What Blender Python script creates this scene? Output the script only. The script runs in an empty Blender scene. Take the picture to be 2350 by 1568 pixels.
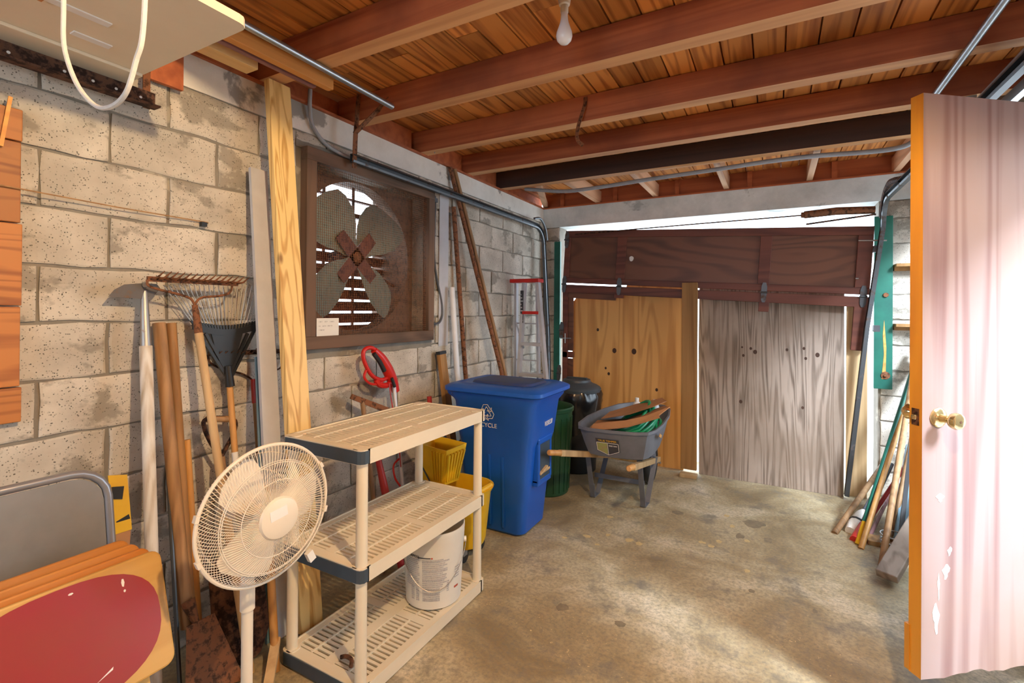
import bpy, math, random
from mathutils import Vector as V, Matrix, noise
sc = bpy.context.scene
R = math.radians
rnd = random.Random(7)

# ---------------------------------------------------------------- camera, world, lights, exposure
FPX, CX, CY = 1105.8, 1175.0, 707.5
yaw, pit, rol = R(28.666), R(0.192), R(0.421)
CAM = V((2.26, 0.0, 1.48))
FW = V((-math.sin(yaw)*math.cos(pit), math.cos(yaw)*math.cos(pit), math.sin(pit)))
_rt = V((math.cos(yaw), math.sin(yaw), 0)); _up = _rt.cross(FW)
RT = _rt*math.cos(rol) + _up*math.sin(rol); UP = RT.cross(FW)
cd = bpy.data.cameras.new('camera'); cam = bpy.data.objects.new('camera', cd); sc.collection.objects.link(cam)
cam.matrix_world = Matrix(((RT.x, UP.x, -FW.x, CAM.x), (RT.y, UP.y, -FW.y, CAM.y), (RT.z, UP.z, -FW.z, CAM.z), (0, 0, 0, 1)))
cd.sensor_fit = 'HORIZONTAL'; cd.sensor_width = 36.0; cd.lens = 36.0*FPX/2350.0
cd.shift_y = -(784.0-CY)/2350.0; cd.clip_start = 0.02
sc.camera = cam

def W(px, py, x=None, y=None, z=None):
    "a measured pixel of the photograph on a known plane of the room -> point in the room"
    d = FW + RT*((px-CX)/FPX) - UP*((py-CY)/FPX)
    if x is not None: t = (x-CAM.x)/d.x
    elif y is not None: t = (y-CAM.y)/d.y
    else: t = (z-CAM.z)/d.z
    return CAM + d*t

wd = bpy.data.worlds.new('sky'); sc.world = wd; wd.use_nodes = True
bg = wd.node_tree.nodes['Background']; bg.inputs[0].default_value = (0.74, 0.87, 1.0, 1); bg.inputs[1].default_value = 6.5
def lamp(name, typ, loc, power, col, target=None, **kw):
    l = bpy.data.lights.new(name, typ); l.energy = power; l.color = col
    for k, v in kw.items(): setattr(l, k, v)
    o = bpy.data.objects.new(name, l); sc.collection.objects.link(o); o.location = loc
    if target is not None: o.rotation_euler = (V(target)-V(loc)).to_track_quat('-Z', 'Y').to_euler()
    return o
# bright daylight reaching the open side doorway from outside
lamp('doorway_daylight', 'AREA', (5.60, 0.47, 4.73), 1100, (0.78, 0.88, 1.0), target=(2.4, 2.35, 0.0), shape='DISK', size=1.3)
def portal(loc, target, sx, sy):
    o = lamp('sky_portal', 'AREA', loc, 1, (1, 1, 1), target=target, shape='RECTANGLE', size=sx, size_y=sy); o.data.cycles.is_portal = True
portal((3.62, 2.14, 1.23), (2.6, 2.14, 1.23), 1.04, 2.05)
portal((3.56, 3.85, 1.42), (2.6, 3.85, 1.42), 1.7, 1.85)
portal((1.5, -2.86, 1.55), (1.5, -1, 1.55), 2.6, 1.3)
portal((1.6, 5.08, 1.2), (1.6, 3, 1.2), 2.9, 2.4)
portal((-0.5, 2.26, 1.8), (1, 2.26, 1.8), 1.1, 1.1)
vs = sc.view_settings; vs.view_transform = 'Standard'; vs.look = 'None'; vs.exposure = 0.05; vs.gamma = 1.0; vs.use_curve_mapping = False
sc.cycles.use_denoising = True; sc.cycles.max_bounces = 10; sc.cycles.diffuse_bounces = 6
sc.cycles.sample_clamp_indirect = 6.0; sc.cycles.caustics_reflective = False; sc.cycles.caustics_refractive = False

# ---------------------------------------------------------------- mesh helpers
ORG = {}
def frame(d, up=V((0, 0, 1))):
    d = V(d).normalized(); up = V(up)
    if abs(d.dot(up.normalized())) > .995: up = V((1, 0, 0)) if abs(d.x) < .9 else V((0, 1, 0))
    s = d.cross(up).normalized(); return d, s, s.cross(d)
class MB:
    def __init__(s): s.v = []; s.f = []; s.mi = []; s.m = 0
    def add(s, vs, fs):
        o = len(s.v); s.v += [V(p) for p in vs]; s.f += [tuple(i+o for i in f) for f in fs]; s.mi += [s.m]*len(fs); return s
    def box(s, a, b, M=None):
        x0, y0, z0 = a; x1, y1, z1 = b
        vs = [V(p) for p in ((x0,y0,z0),(x1,y0,z0),(x1,y1,z0),(x0,y1,z0),(x0,y0,z1),(x1,y0,z1),(x1,y1,z1),(x0,y1,z1))]
        if M is not None: vs = [M @ p for p in vs]
        return s.add(vs, [(0,3,2,1),(4,5,6,7),(0,1,5,4),(1,2,6,5),(2,3,7,6),(3,0,4,7)])
    def beam(s, p0, p1, w, h, up=(0, 0, 1), w1=None, h1=None):
        p0, p1 = V(p0), V(p1); d, a, b = frame(p1-p0, up); w1 = w if w1 is None else w1; h1 = h if h1 is None else h1
        r = lambda p, w, h: [p+a*(i*w/2)+b*(j*h/2) for i, j in ((-1,-1),(1,-1),(1,1),(-1,1))]
        return s.add(r(p0, w, h)+r(p1, w1, h1), [(0,1,2,3),(7,6,5,4),(0,4,5,1),(1,5,6,2),(2,6,7,3),(3,7,4,0)])
    def loft(s, rings, cap0=True, cap1=True, closed=True):
        n = len(rings[0]); vs = [p for r in rings for p in r]; fs = []
        for k in range(len(rings)-1):
            for i in range(n if closed else n-1):
                j = (i+1) % n; fs.append((k*n+i, k*n+j, (k+1)*n+j, (k+1)*n+i))
        if cap0: fs.append(tuple(reversed(range(n))))
        if cap1: fs.append(tuple(range((len(rings)-1)*n, len(rings)*n)))
        return s.add(vs, fs)
    def cyl(s, p0, p1, r0, r1=None, n=12):
        p0, p1 = V(p0), V(p1); r1 = r0 if r1 is None else r1; d, a, b = frame(p1-p0)
        rg = lambda p, r: [p+(a*math.cos(2*math.pi*i/n)-b*math.sin(2*math.pi*i/n))*r for i in range(n)]
        return s.loft([rg(p0, r0), rg(p1, r1)])
    def tube(s, pts, r, n=8, closed=False):
        pts = [V(p) for p in pts]; m = len(pts); rings = []; prev = None
        for i in range(m):
            t = (pts[(i+1) % m]-pts[i-1]) if closed or 0 < i < m-1 else (pts[1]-pts[0] if i == 0 else pts[-1]-pts[-2])
            t.normalize()
            if prev is None: _, a, _ = frame(t)
            else: a = (prev-t*prev.dot(t)).normalized()
            prev = a; b = t.cross(a); rr = r[i] if isinstance(r, (list, tuple)) else r
            rings.append([pts[i]+(a*math.cos(2*math.pi*k/n)+b*math.sin(2*math.pi*k/n))*rr for k in range(n)])
        if closed:
            vs = [p for q in rings for p in q]; fs = [(k*n+i, k*n+(i+1) % n, ((k+1) % m)*n+(i+1) % n, ((k+1) % m)*n+i) for k in range(m) for i in range(n)]
            return s.add(vs, fs)
        return s.loft(rings)
    def lathe(s, prof, n=24, M=None, cap=True):
        rings = [[V((r*math.cos(2*math.pi*i/n), r*math.sin(2*math.pi*i/n), z)) for i in range(n)] for r, z in prof]
        if M is not None: rings = [[M @ p for p in q] for q in rings]
        return s.loft(rings, cap, cap)
    def prism(s, poly, z0, z1, M=None):
        a = [V((x, y, z0)) for x, y in poly]; b = [V((x, y, z1)) for x, y in poly]
        if M is not None: a = [M @ p for p in a]; b = [M @ p for p in b]
        return s.loft([a, b])
    def mesh(s, name, mat, off=None, smooth=False):
        me = bpy.data.meshes.new(name); o = V(off) if off is not None else V((0, 0, 0))
        me.from_pydata([tuple(p-o) for p in s.v], [], s.f)
        for m in (mat if isinstance(mat, (list, tuple)) else [mat]): me.materials.append(m)
        if any(s.mi): me.polygons.foreach_set('material_index', s.mi)
        if smooth:
            me.polygons.foreach_set('use_smooth', [True]*len(me.polygons)); me.set_sharp_from_angle(angle=R(38))
        me.update(); return me
    def build(s, name, mat, parent=None, smooth=False, bevel=0, solid=0, local=False, subs=0):
        off = V((0, 0, 0))
        if parent is not None and not local: off = ORG.get(parent.name, V((0, 0, 0)))
        o = bpy.data.objects.new(name, s.mesh(name, mat, off, smooth)); sc.collection.objects.link(o)
        if parent is not None: o.parent = parent; ORG[o.name] = off
        if solid: md = o.modifiers.new('thickness', 'SOLIDIFY'); md.thickness = solid; md.offset = 0
        if subs: md = o.modifiers.new('subdivision', 'SUBSURF'); md.levels = md.render_levels = subs
        if bevel: md = o.modifiers.new('bevel', 'BEVEL'); md.width = bevel; md.segments = 2; md.limit_method = 'ANGLE'; md.angle_limit = R(40)
        return o
def tag(o, label, cat=None, group=None, kind=None):
    o['label'] = label
    if cat: o['category'] = cat
    if group: o['group'] = group
    if kind: o['kind'] = kind
    return o
def thing(name, label, cat, loc=(0, 0, 0), rz=0, group=None):
    o = bpy.data.objects.new(name, None); sc.collection.objects.link(o); o.empty_display_size = .05
    o.location = loc; o.rotation_euler = (0, 0, rz); ORG[o.name] = V(loc)
    return tag(o, label, cat, group)
def solo(mb, name, mat, label, cat, loc, group=None, **kw):
    "a thing that is one mesh, with its origin at its base"
    off = V(loc); o = bpy.data.objects.new(name, mb.mesh(name, mat, off, kw.get('smooth', False))); o.location = off; sc.collection.objects.link(o)
    if kw.get('bevel'): md = o.modifiers.new('bevel', 'BEVEL'); md.width = kw['bevel']; md.segments = 2; md.limit_method = 'ANGLE'; md.angle_limit = R(40)
    ORG[o.name] = off
    return tag(o, label, cat, group)
def struct(o, label): o['kind'] = 'structure'; o['label'] = label; return o
def rrect(cx, cy, w, d, r, n=5):
    pts = []
    for sx, sy, a0 in ((1, 1, 0), (-1, 1, 90), (-1, -1, 180), (1, -1, 270)):
        for i in range(n+1):
            a = R(a0+90*i/n); pts.append((cx+sx*(w/2-r)+r*math.cos(a), cy+sy*(d/2-r)+r*math.sin(a)))
    return pts
def curve(pts, n=8):
    "Catmull-Rom through points"
    P = [V(p) for p in pts]; P = [P[0]*2-P[1]]+P+[P[-1]*2-P[-2]]; out = []
    for k in range(1, len(P)-2):
        a, b, c, d = P[k-1:k+3]
        for i in range(n):
            t = i/n; out.append(.5*((2*b)+(c-a)*t+(2*a-5*b+4*c-d)*t*t+(3*b-a-3*c+d)*t**3))
    return out+[P[-2]]
def text_mesh(txt, size, M, mat, parent, name='lettering', ext=.0006, sx=1.0):
    cu = bpy.data.curves.new('lettering', 'FONT'); cu.body = txt; cu.size = size; cu.extrude = ext; cu.align_x = 'CENTER'; cu.align_y = 'CENTER'
    t = bpy.data.objects.new('lettering_source', cu); sc.collection.objects.link(t)
    dg = bpy.context.evaluated_depsgraph_get(); dg.update()
    me = bpy.data.meshes.new_from_object(t.evaluated_get(dg)); bpy.data.objects.remove(t); bpy.data.curves.remove(cu)
    off = ORG.get(parent.name, V((0, 0, 0)))
    for v in me.vertices: v.co = (M @ V((v.co.x*sx, v.co.y, v.co.z)))-off
    me.materials.clear(); me.materials.append(mat)
    o = bpy.data.objects.new(name, me); sc.collection.objects.link(o); o.parent = parent; ORG[o.name] = off
    return o
def basis(o, x, y, z):
    x, y, z = V(x), V(y), V(z); return Matrix(((x.x, y.x, z.x, o[0]), (x.y, y.y, z.y, o[1]), (x.z, y.z, z.z, o[2]), (0, 0, 0, 1)))

# ---------------------------------------------------------------- materials
class Mt:
    def __init__(s, name):
        s.m = bpy.data.materials.new(name); s.m.use_nodes = True; s.t = s.m.node_tree; s.b = s.t.nodes['Principled BSDF']
    def n(s, typ, at=None, **ins):
        d = s.t.nodes.new('ShaderNode'+typ)
        for k, v in (at or {}).items(): setattr(d, k, v)
        for k, v in ins.items():
            k = k.replace('_', ' ')
            i = d.inputs[int(k[1:])] if k[0] == 'i' and k[1:].isdigit() else d.inputs[k]
            s.set(i, v)
        return d
    def set(s, i, v):
        if hasattr(v, 'is_output'): s.t.links.new(v, i)
        else: i.default_value = (*v, 1) if isinstance(v, tuple) and len(v) == 3 and i.type == 'RGBA' else v
    def p(s, **kw):
        for k, v in kw.items(): s.set(s.b.inputs[k.replace('_', ' ')], v)
    def ramp(s, fac, *st):
        r = s.t.nodes.new('ShaderNodeValToRGB'); s.t.links.new(fac, r.inputs[0]); e = r.color_ramp.elements
        while len(e) < len(st): e.new(.5)
        for q, (p, c) in zip(e, st): q.position = p; q.color = (*c, 1) if isinstance(c, tuple) else (c, c, c, 1)
        return r.outputs[0]
    def mix(s, f, a, b, mode='MIX'):
        d = s.t.nodes.new('ShaderNodeMix'); d.data_type = 'RGBA'; d.blend_type = mode
        s.set(d.inputs[0], f); s.set(d.inputs[6], a); s.set(d.inputs[7], b); return d.outputs[2]
    def bump(s, h, strength=.3, dist=.01): s.p(Normal=s.n('Bump', Strength=strength, Distance=dist, Height=h).outputs[0])
    def co(s, scale=(1, 1, 1), rand=True):
        tc = s.n('TexCoord').outputs['Object']
        if rand:
            r = s.n('ObjectInfo').outputs['Random']
            m = s.n('VectorMath', {'operation': 'SCALE'}, i0=(13.1, 7.7, 9.3)); s.set(m.inputs['Scale'], r)
            tc = s.n('VectorMath', {'operation': 'ADD'}, i0=tc, i1=m.outputs[0]).outputs[0]
        return s.n('Mapping', Vector=tc, Scale=scale).outputs[0]
def simple(name, c, rough=.5, metal=0, var=.12, scale=8, bump=0, spec=.5, c2=None):
    m = Mt(name); nz = m.n('TexNoise', Vector=m.co((scale,)*3), Scale=1.0, Detail=5.0, Roughness=.6).outputs[0]
    d = c2 or tuple(q*(1-var*2) for q in c)
    m.p(Base_Color=m.ramp(nz, (.3, d), (.65, c)), Roughness=rough, Metallic=metal); m.b.inputs['Specular IOR Level'].default_value = spec
    if bump: m.bump(nz, bump, .005)
    return m.m
def wood(name, c1, c2, axis=2, across=14, along=1.1, rough=.6, wave=.45, dist=6, knots=None, bump=.12, blotch=None, tone=.25):
    m = Mt(name); sc3 = [across]*3; sc3[axis] = along; co = m.co(tuple(sc3))
    s2 = [across*5]*3; s2[axis] = along*1.5
    nz = m.n('TexNoise', Vector=co, Scale=1.0, Detail=4.0, Roughness=.55, Distortion=.6).outputs[0]
    fn = m.n('TexNoise', Vector=m.co(tuple(s2)), Scale=1.0, Detail=3.0).outputs[0]
    s3 = [across*.42]*3; s3[axis] = along*.55
    cn = m.n('TexNoise', Vector=m.co(tuple(s3)), Scale=1.0, Detail=1.5, Roughness=.35, Distortion=.25).outputs[0]
    wv = m.n('Math', {'operation': 'SINE'}, i0=m.n('Math', {'operation': 'MULTIPLY'}, i0=cn, i1=float(dist)*9).outputs[0]).outputs[0]
    wv = m.n('Math', {'operation': 'MULTIPLY_ADD'}, i0=wv, i1=.5, i2=.5).outputs[0]
    f = m.n('Math', {'operation': 'MULTIPLY_ADD'}, i0=wv, i1=wave, i2=nz).outputs[0]
    f = m.n('Math', {'operation': 'MULTIPLY_ADD'}, i0=fn, i1=.25, i2=f).outputs[0]
    col = m.ramp(f, (.4, c1), (.4+.35+wave*.5, c2))
    rv = m.n('ObjectInfo').outputs['Random']
    tn = m.n('MapRange', Value=rv, i3=1-tone, i4=1+tone*.5).outputs[0]
    hs = m.n('HueSaturation', Color=col, Value=tn).outputs[0]
    if blotch:
        b = m.n('TexNoise', Vector=m.co((blotch[1],)*3), Scale=1.0, Detail=4.0).outputs[0]
        hs = m.mix(m.ramp(b, (.46, 0.0), (.66, .6)), hs, blotch[0])
    if knots:
        ks = [6.0]*3; ks[axis] = 2.6
        kv = m.n('TexVoronoi', Vector=m.co(tuple(ks)), Scale=1.0).outputs['Distance']
        hs = m.mix(m.ramp(kv, (.035, 1.0), (.1, 0.0)), hs, knots)
    m.p(Base_Color=hs, Roughness=rough); m.bump(f, bump, .004); return m.m

def mat_block():
    m = Mt('porous concrete block'); co = m.co(); 
    big = m.n('TexNoise', Vector=co, Scale=5.0, Detail=4.0).outputs[0]
    col = m.ramp(big, (.35, (.46, .42, .355)), (.65, (.67, .62, .54)))
    pit = m.n('TexVoronoi', Vector=co, Scale=125.0).outputs['Distance']
    gate = m.n('TexNoise', Vector=co, Scale=60.0, Detail=2.0).outputs[0]
    pm = m.n('Math', {'operation': 'MULTIPLY'}, i0=m.ramp(pit, (.18, 1.0), (.34, 0.0)), i1=m.ramp(gate, (.45, 0.0), (.6, 1.0))).outputs[0]
    sm = m.n('TexNoise', Vector=m.co((2.2, 2.2, 3.0)), Scale=1.6, Detail=6.0, Roughness=.62).outputs[0]
    col = m.mix(m.ramp(sm, (.55, 0.0), (.60, .75)), col, (.25, .225, .185))
    col = m.mix(pm, col, (.10, .09, .075))
    m.p(Base_Color=col, Roughness=.95); 
    h = m.n('Math', {'operation': 'SUBTRACT'}, i0=gate, i1=pm).outputs[0]; m.bump(h, .5, .004); return m.m
def mat_conc(name, a, b, patch, scale=2.0, thr=.58):
    m = Mt(name); co = m.co(rand=False)
    n1 = m.n('TexNoise', Vector=co, Scale=scale*2, Detail=8.0, Roughness=.65).outputs[0]
    n2 = m.n('TexNoise', Vector=co, Scale=scale, Detail=9.0, Roughness=.6, Distortion=.4).outputs[0]
    n3 = m.n('TexNoise', Vector=co, Scale=90.0, Detail=3.0).outputs[0]
    col = m.mix(m.ramp(n2, (thr, 0.0), (thr+.03, 1.0)), m.ramp(n1, (.3, a), (.7, b)), patch)
    m.p(Base_Color=col, Roughness=.9); m.bump(n3, .35, .004); return m.m
def mat_floor():
    m = Mt('stained concrete slab'); co = m.co(rand=False)
    n1 = m.n('TexNoise', Vector=co, Scale=1.9, Detail=12.0, Roughness=.62, Distortion=.5).outputs[0]
    n2 = m.n('TexNoise', Vector=co, Scale=4.5, Detail=8.0, Roughness=.7).outputs[0]
    n3 = m.n('TexNoise', Vector=co, Scale=55.0, Detail=4.0, Roughness=.7).outputs[0]
    col = m.ramp(n1, (.33, (.25, .185, .095)), (.46, (.39, .305, .17)), (.56, (.50, .42, .265)), (.68, (.72, .64, .48)))
    col = m.mix(m.ramp(n2, (.34, .85), (.47, 0.0)), col, (.20, .18, .14))
    col = m.mix(m.ramp(n3, (.34, .6), (.58, 0.0)), col, (.16, .15, .12))
    fl = m.n('TexVoronoi', Vector=m.n('VectorMath', {'operation': 'ADD'}, i0=co, i1=m.n('TexNoise', Vector=co, Scale=16.0, Detail=3.0).outputs[1]).outputs[0], Scale=7.0).outputs['Distance']
    g = m.n('TexNoise', Vector=co, Scale=2.2, Detail=2.0).outputs[0]
    fm = m.n('Math', {'operation': 'MULTIPLY'}, i0=m.ramp(fl, (.09, 1.0), (.12, 0.0)), i1=m.ramp(g, (.5, 0.0), (.56, 1.0))).outputs[0]
    col = m.mix(fm, col, (.66, .50, .26))
    m.p(Base_Color=col, Roughness=m.ramp(n2, (.3, .55), (.7, .8))); m.bump(n3, .18, .003); return m.m
def mat_metal(name, c, rough=.4, rust=None, thr=.55, scale=14):
    m = Mt(name); n = m.n('TexNoise', Vector=m.co((scale,)*3), Scale=1.0, Detail=6.0, Roughness=.65).outputs[0]
    if rust:
        f = m.ramp(n, (thr-.06, 0.0), (thr+.06, 1.0)); m.p(Base_Color=m.mix(f, c, rust), Metallic=m.n('Math', {'operation': 'SUBTRACT'}, i0=.85, i1=f).outputs[0], Roughness=m.ramp(n, (thr-.06, rough), (thr+.06, .85)))
    else: m.p(Base_Color=m.ramp(n, (.3, tuple(q*.8 for q in c)), (.7, c)), Metallic=.9, Roughness=rough)
    m.bump(n, .12, .003); return m.m

K = {}
K['block'] = mat_block()
K['mortar'] = mat_conc('grey mortar', (.20, .18, .15), (.30, .275, .23), (.40, .365, .30), 3, .6)
K['beam'] = mat_conc('pale concrete bond beam', (.68, .66, .61), (.84, .82, .77), (.32, .31, .29), 2.2, .565)
K['lintel'] = mat_conc('bluish concrete lintel', (.58, .66, .68), (.86, .93, .95), (.44, .51, .53), 2.2, .6)
K['floor'] = mat_floor()
K['drive'] = simple('pale driveway', (.62, .60, .56), .9)
K['deck'] = wood('orange decking', (.30, .075, .014), (.78, .32, .08), 1, 24, 1.0, .6, .6, 4, knots=(.09, .03, .012), tone=.35)
K['joist'] = wood('red brown joist timber', (.25, .057, .020), (.46, .14, .052), 0, 18, .6, .65, .2, 4, tone=.12, blotch=((.17, .04, .02), 2.2))
K['joistpale'] = wood('pale joist underside', (.46, .20, .07), (.70, .37, .16), 0, 12, .6, .65, .2, 4, tone=.1)  # paler orange tone for the joist bottom faces
K['joistdark'] = wood('dark stained beam timber', (.035, .018, .014), (.075, .035, .025), 0, 12, .6, .7, .2, 4)
K['redwood'] = wood('red stained board', (.30, .07, .02), (.50, .14, .045), 0, 12, .6, .65, .2, 4)
K['look'] = wood('pale lookout timber', (.50, .25, .13), (.74, .45, .28), 1, 12, .8, .65, .3, 4)
K['pine'] = wood('yellow pine', (.50, .235, .04), (.90, .63, .25), 2, 34, .8, .5, .9, 4, knots=(.30, .16, .05), tone=.05)
K['pine_y'] = wood('pine lumber along', (.56, .30, .10), (.80, .52, .22), 1, 16, .8, .55, .5, 5)
K['purple'] = wood('purple brown lumber', (.20, .08, .08), (.34, .16, .16), 1, 16, .8, .6, .3, 5)
K['orangelum'] = wood('orange lumber', (.55, .20, .045), (.80, .36, .09), 1, 16, .8, .6, .3, 5)
K['panel'] = wood('orange wall planks', (.26, .075, .018), (.52, .195, .048), 1, 20, .9, .5, .8, 7, knots=(.08, .02, .01), tone=.25)
K['ply1'] = wood('orange plywood', (.50, .235, .06), (.72, .40, .13), 2, 16, .9, .6, .6, 4, tone=.02)
K['ply2'] = wood('weathered grey plywood', (.085, .055, .036), (.35, .275, .22), 2, 30, .30, .75, .5, 6, tone=.02, blotch=((.20, .14, .095), 1.6))
K['post'] = wood('brown post', (.24, .115, .03), (.42, .22, .07), 2, 16, .8, .65, .3, 4)
K['board'] = wood('tan board', (.44, .27, .12), (.64, .44, .23), 2, 14, .8, .65, .3, 4)
K['gdoor'] = wood('dark red brown door wood', (.075, .017, .010), (.165, .046, .025), 0, 11, .8, .5, .35, 5, tone=.08)
K['gdoorp'] = wood('dark brown door plywood', (.070, .023, .012), (.165, .060, .028), 0, 6, .9, .45, .6, 9, tone=.12)
K['green'] = simple('green paint', (.015, .16, .11), .45, c2=(.008, .10, .075), scale=5, bump=.1)
K['galv'] = mat_metal('galvanised steel', (.50, .53, .56), .35)
K['track'] = mat_metal('dull track steel', (.13, .14, .15), .45, rust=(.09, .045, .025), thr=.62)
K['rust'] = mat_metal('rusty steel', (.10, .05, .03), .7, rust=(.22, .085, .035), thr=.45, scale=40)
K['rustdark'] = mat_metal('dark rusty steel', (.05, .03, .025), .75, rust=(.12, .05, .025), thr=.5, scale=30)
K['steel'] = mat_metal('worn steel', (.42, .40, .38), .45, rust=(.25, .13, .07), thr=.66, scale=25)
K['alu'] = simple('dull aluminium', (.60, .60, .64), .42, metal=.35, var=.08)
K['brass'] = mat_metal('polished brass', (.85, .68, .36), .14)
K['cream'] = simple('cream plastic', (.80, .71, .55), .45, var=.05, scale=3)
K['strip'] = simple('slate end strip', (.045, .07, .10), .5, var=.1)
K['white'] = simple('white plastic', (.80, .77, .70), .4, var=.03)
K['fan'] = simple('fan plastic', (.82, .73, .60), .4, var=.03)
K['paper'] = simple('white paper', (.84, .83, .80), .7, var=.02)
K['ink'] = simple('dark ink', (.05, .05, .06), .7, var=.05)
K['grey_ink'] = simple('grey print', (.33, .32, .33), .7, var=.1, scale=150, c2=(.60, .59, .58))
K['redink'] = simple('red print', (.55, .08, .04), .6)
K['blue'] = simple('blue plastic', (.008, .10, .50), .32, var=.06, scale=5)
K['bluetop'] = simple('dusty blue lid', (.018, .05, .20), .5, scale=4, c2=(.05, .06, .11))
K['gcan'] = simple('green can plastic', (.018, .085, .04), .42, var=.1, scale=6)
K['black'] = simple('black plastic', (.016, .017, .02), .42)
K['bag'] = simple('black bin bag', (.010, .010, .012), .22, spec=.6)
K['lidgrey'] = simple('slate lid plastic', (.05, .065, .08), .5)
K['yellow'] = simple('yellow plastic', (.80, .50, .015), .4, var=.05, scale=6, c2=(.70, .38, .01))
K['tray'] = simple('grey tray plastic', (.15, .165, .20), .5, scale=8)
K['hose'] = simple('green hose', (.010, .33, .13), .35, scale=12)
K['card'] = simple('cardboard', (.47, .24, .11), .85, scale=6)
K['handle'] = wood('pale handle wood', (.40, .25, .11), (.62, .42, .21), 2, 20, 1.0, .55, .3, 4)
K['handleb'] = wood('brown handle wood', (.22, .115, .05), (.40, .23, .105), 2, 22, 1.0, .6, .3, 4)
K['handlew'] = wood('whitewashed handle wood', (.45, .36, .25), (.80, .76, .70), 2, 20, 3.0, .75, .3, 4, tone=.02)
K['handleo'] = wood('orange handle wood', (.46, .21, .055), (.63, .33, .10), 2, 20, 1.0, .5, .2, 4)
K['red'] = simple('red plastic', (.60, .018, .012), .35, var=.06)
K['redpaint'] = simple('red paint', (.48, .03, .025), .45)
K['vinyl'] = simple('red vinyl', (.33, .022, .035), .33, var=.1, scale=2.5, c2=(.30, .05, .03))
K['traywood'] = wood('honey beech', (.62, .33, .07), (.80, .48, .14), 1, 10, .8, .4, .25, 4)
K['traywood2'] = wood('orange beech', (.42, .14, .02), (.60, .25, .05), 1, 10, .8, .35, .25, 4)
K['chair'] = simple('grey chair enamel', (.27, .28, .29), .35, var=.08, metal=.3)
K['chairtube'] = simple('grey chair tube', (.33, .35, .40), .3, metal=.5, var=.08)
K['whiteb'] = simple('cream painted panel', (.82, .72, .55), .6, var=.06, scale=2)
K['rope'] = simple('white rope', (.80, .77, .72), .8, var=.06, scale=60, bump=.3)
K['blade'] = simple('green grey blade', (.25, .31, .275), .5, var=.12, scale=5)
K['fanframe'] = wood('dark weathered frame wood', (.075, .045, .028), (.18, .105, .065), 1, 16, .9, .7, .3, 4)
K['fanframez'] = wood('dark weathered frame wood upright', (.075, .045, .028), (.18, .105, .065), 2, 16, .9, .7, .3, 4)
K['bulb'] = simple('frosted bulb glass', (.86, .86, .88), .2, var=.01)
K['doorface'] = wood('weathered pinkish door wood', (.21, .11, .105), (.36, .26, .245), 2, 15, .5, .6, .5, 4, tone=.02, blotch=((.33, .22, .165), 1.3), bump=.06)
K['dooredge'] = wood('orange varnished door edge', (.50, .19, .02), (.72, .32, .03), 2, 8, .8, .4, .3, 4, tone=.02)
K['oldlum'] = wood('grey weathered lumber', (.17, .125, .09), (.38, .30, .235), 1, 16, .9, .75, .4, 5)
K['grey'] = simple('grey conduit', (.36, .38, .42), .5)
K['dgrey'] = simple('dark grey cable', (.09, .10, .12), .5)
K['pvc'] = simple('white pipe', (.76, .77, .80), .4, var=.05)
K['bluegrey'] = simple('blue grey painted board', (.19, .33, .42), .55)
K['palegrey'] = simple('pale grey painted board', (.55, .56, .60), .6, var=.06)

# ================================================================ THE ROOM
XR, YB, YR, ZT = 3.36, 4.84, -2.6, 2.6          # right wall, back wall, rear wall, joist underside
struct(MB().box((-.2, YR-.2, -.12), (XR+.2, 5.04, 0)).build('floor', K['floor']), 'stained tan and grey concrete garage floor')
struct(MB().box((-9, 5.04, -.2), (14, 16, -.03)).box((XR+.2, -6, -.2), (14, 5.04, .14)).box((-9, -6, -.2), (-.2, 5.04, -.05)).build('ground', K['drive']), 'pale driveway and yard outside the garage')

struct(MB().box((5.0, -6, 0), (5.2, 2.95, 2.55)).build('sky_block_wall', K['mortar']), 'grey wall added outside the side doorway to block sky light')  # added out of view to cut the sky light on the open door
# --- block walls: mortar slab with every block a piece of its own
def block_mesh(w, h, seed):
    q = random.Random(seed); n = []
    def edge(p0, p1, k):
        for i in range(k):
            t = i/k; j = .0 if i == 0 else .006
            n.append((p0[0]+(p1[0]-p0[0])*t+q.uniform(-1, 1)*j, p0[1]+(p1[1]-p0[1])*t+q.uniform(-1, 1)*j))
    a, b = w/2, h/2
    edge((-a, -b), (a, -b), 5); edge((a, -b), (a, b), 3); edge((a, b), (-a, b), 5); edge((-a, b), (-a, -b), 3)
    m = MB(); m.loft([[V((x, .0, z)) for x, z in n], [V((x, -.006, z)) for x, z in n], [V((x*(1-.008/a), -.009, z*(1-.007/b))) for x, z in n]], False, True)
    return m.mesh('block', K['block'])
BM = {}
def lay(parent, rows, place, rot):
    for u0, u1, z0, z1 in rows:
        w, h = round(u1-u0, 3), round(z1-z0, 3); var = rnd.randrange(4); k = (w, h, var)
        if k not in BM: BM[k] = block_mesh(w, h, hash(k) & 0xffff)
        o = bpy.data.objects.new('block', BM[k]); sc.collection.objects.link(o); o.parent = parent
        o.location = V(place((u0+u1)/2, (z0+z1)/2))+V(rot[1])*rnd.uniform(-.003, .003); o.rotation_euler = (R(rnd.uniform(-.25, .25)), 0, rot[0])
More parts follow.
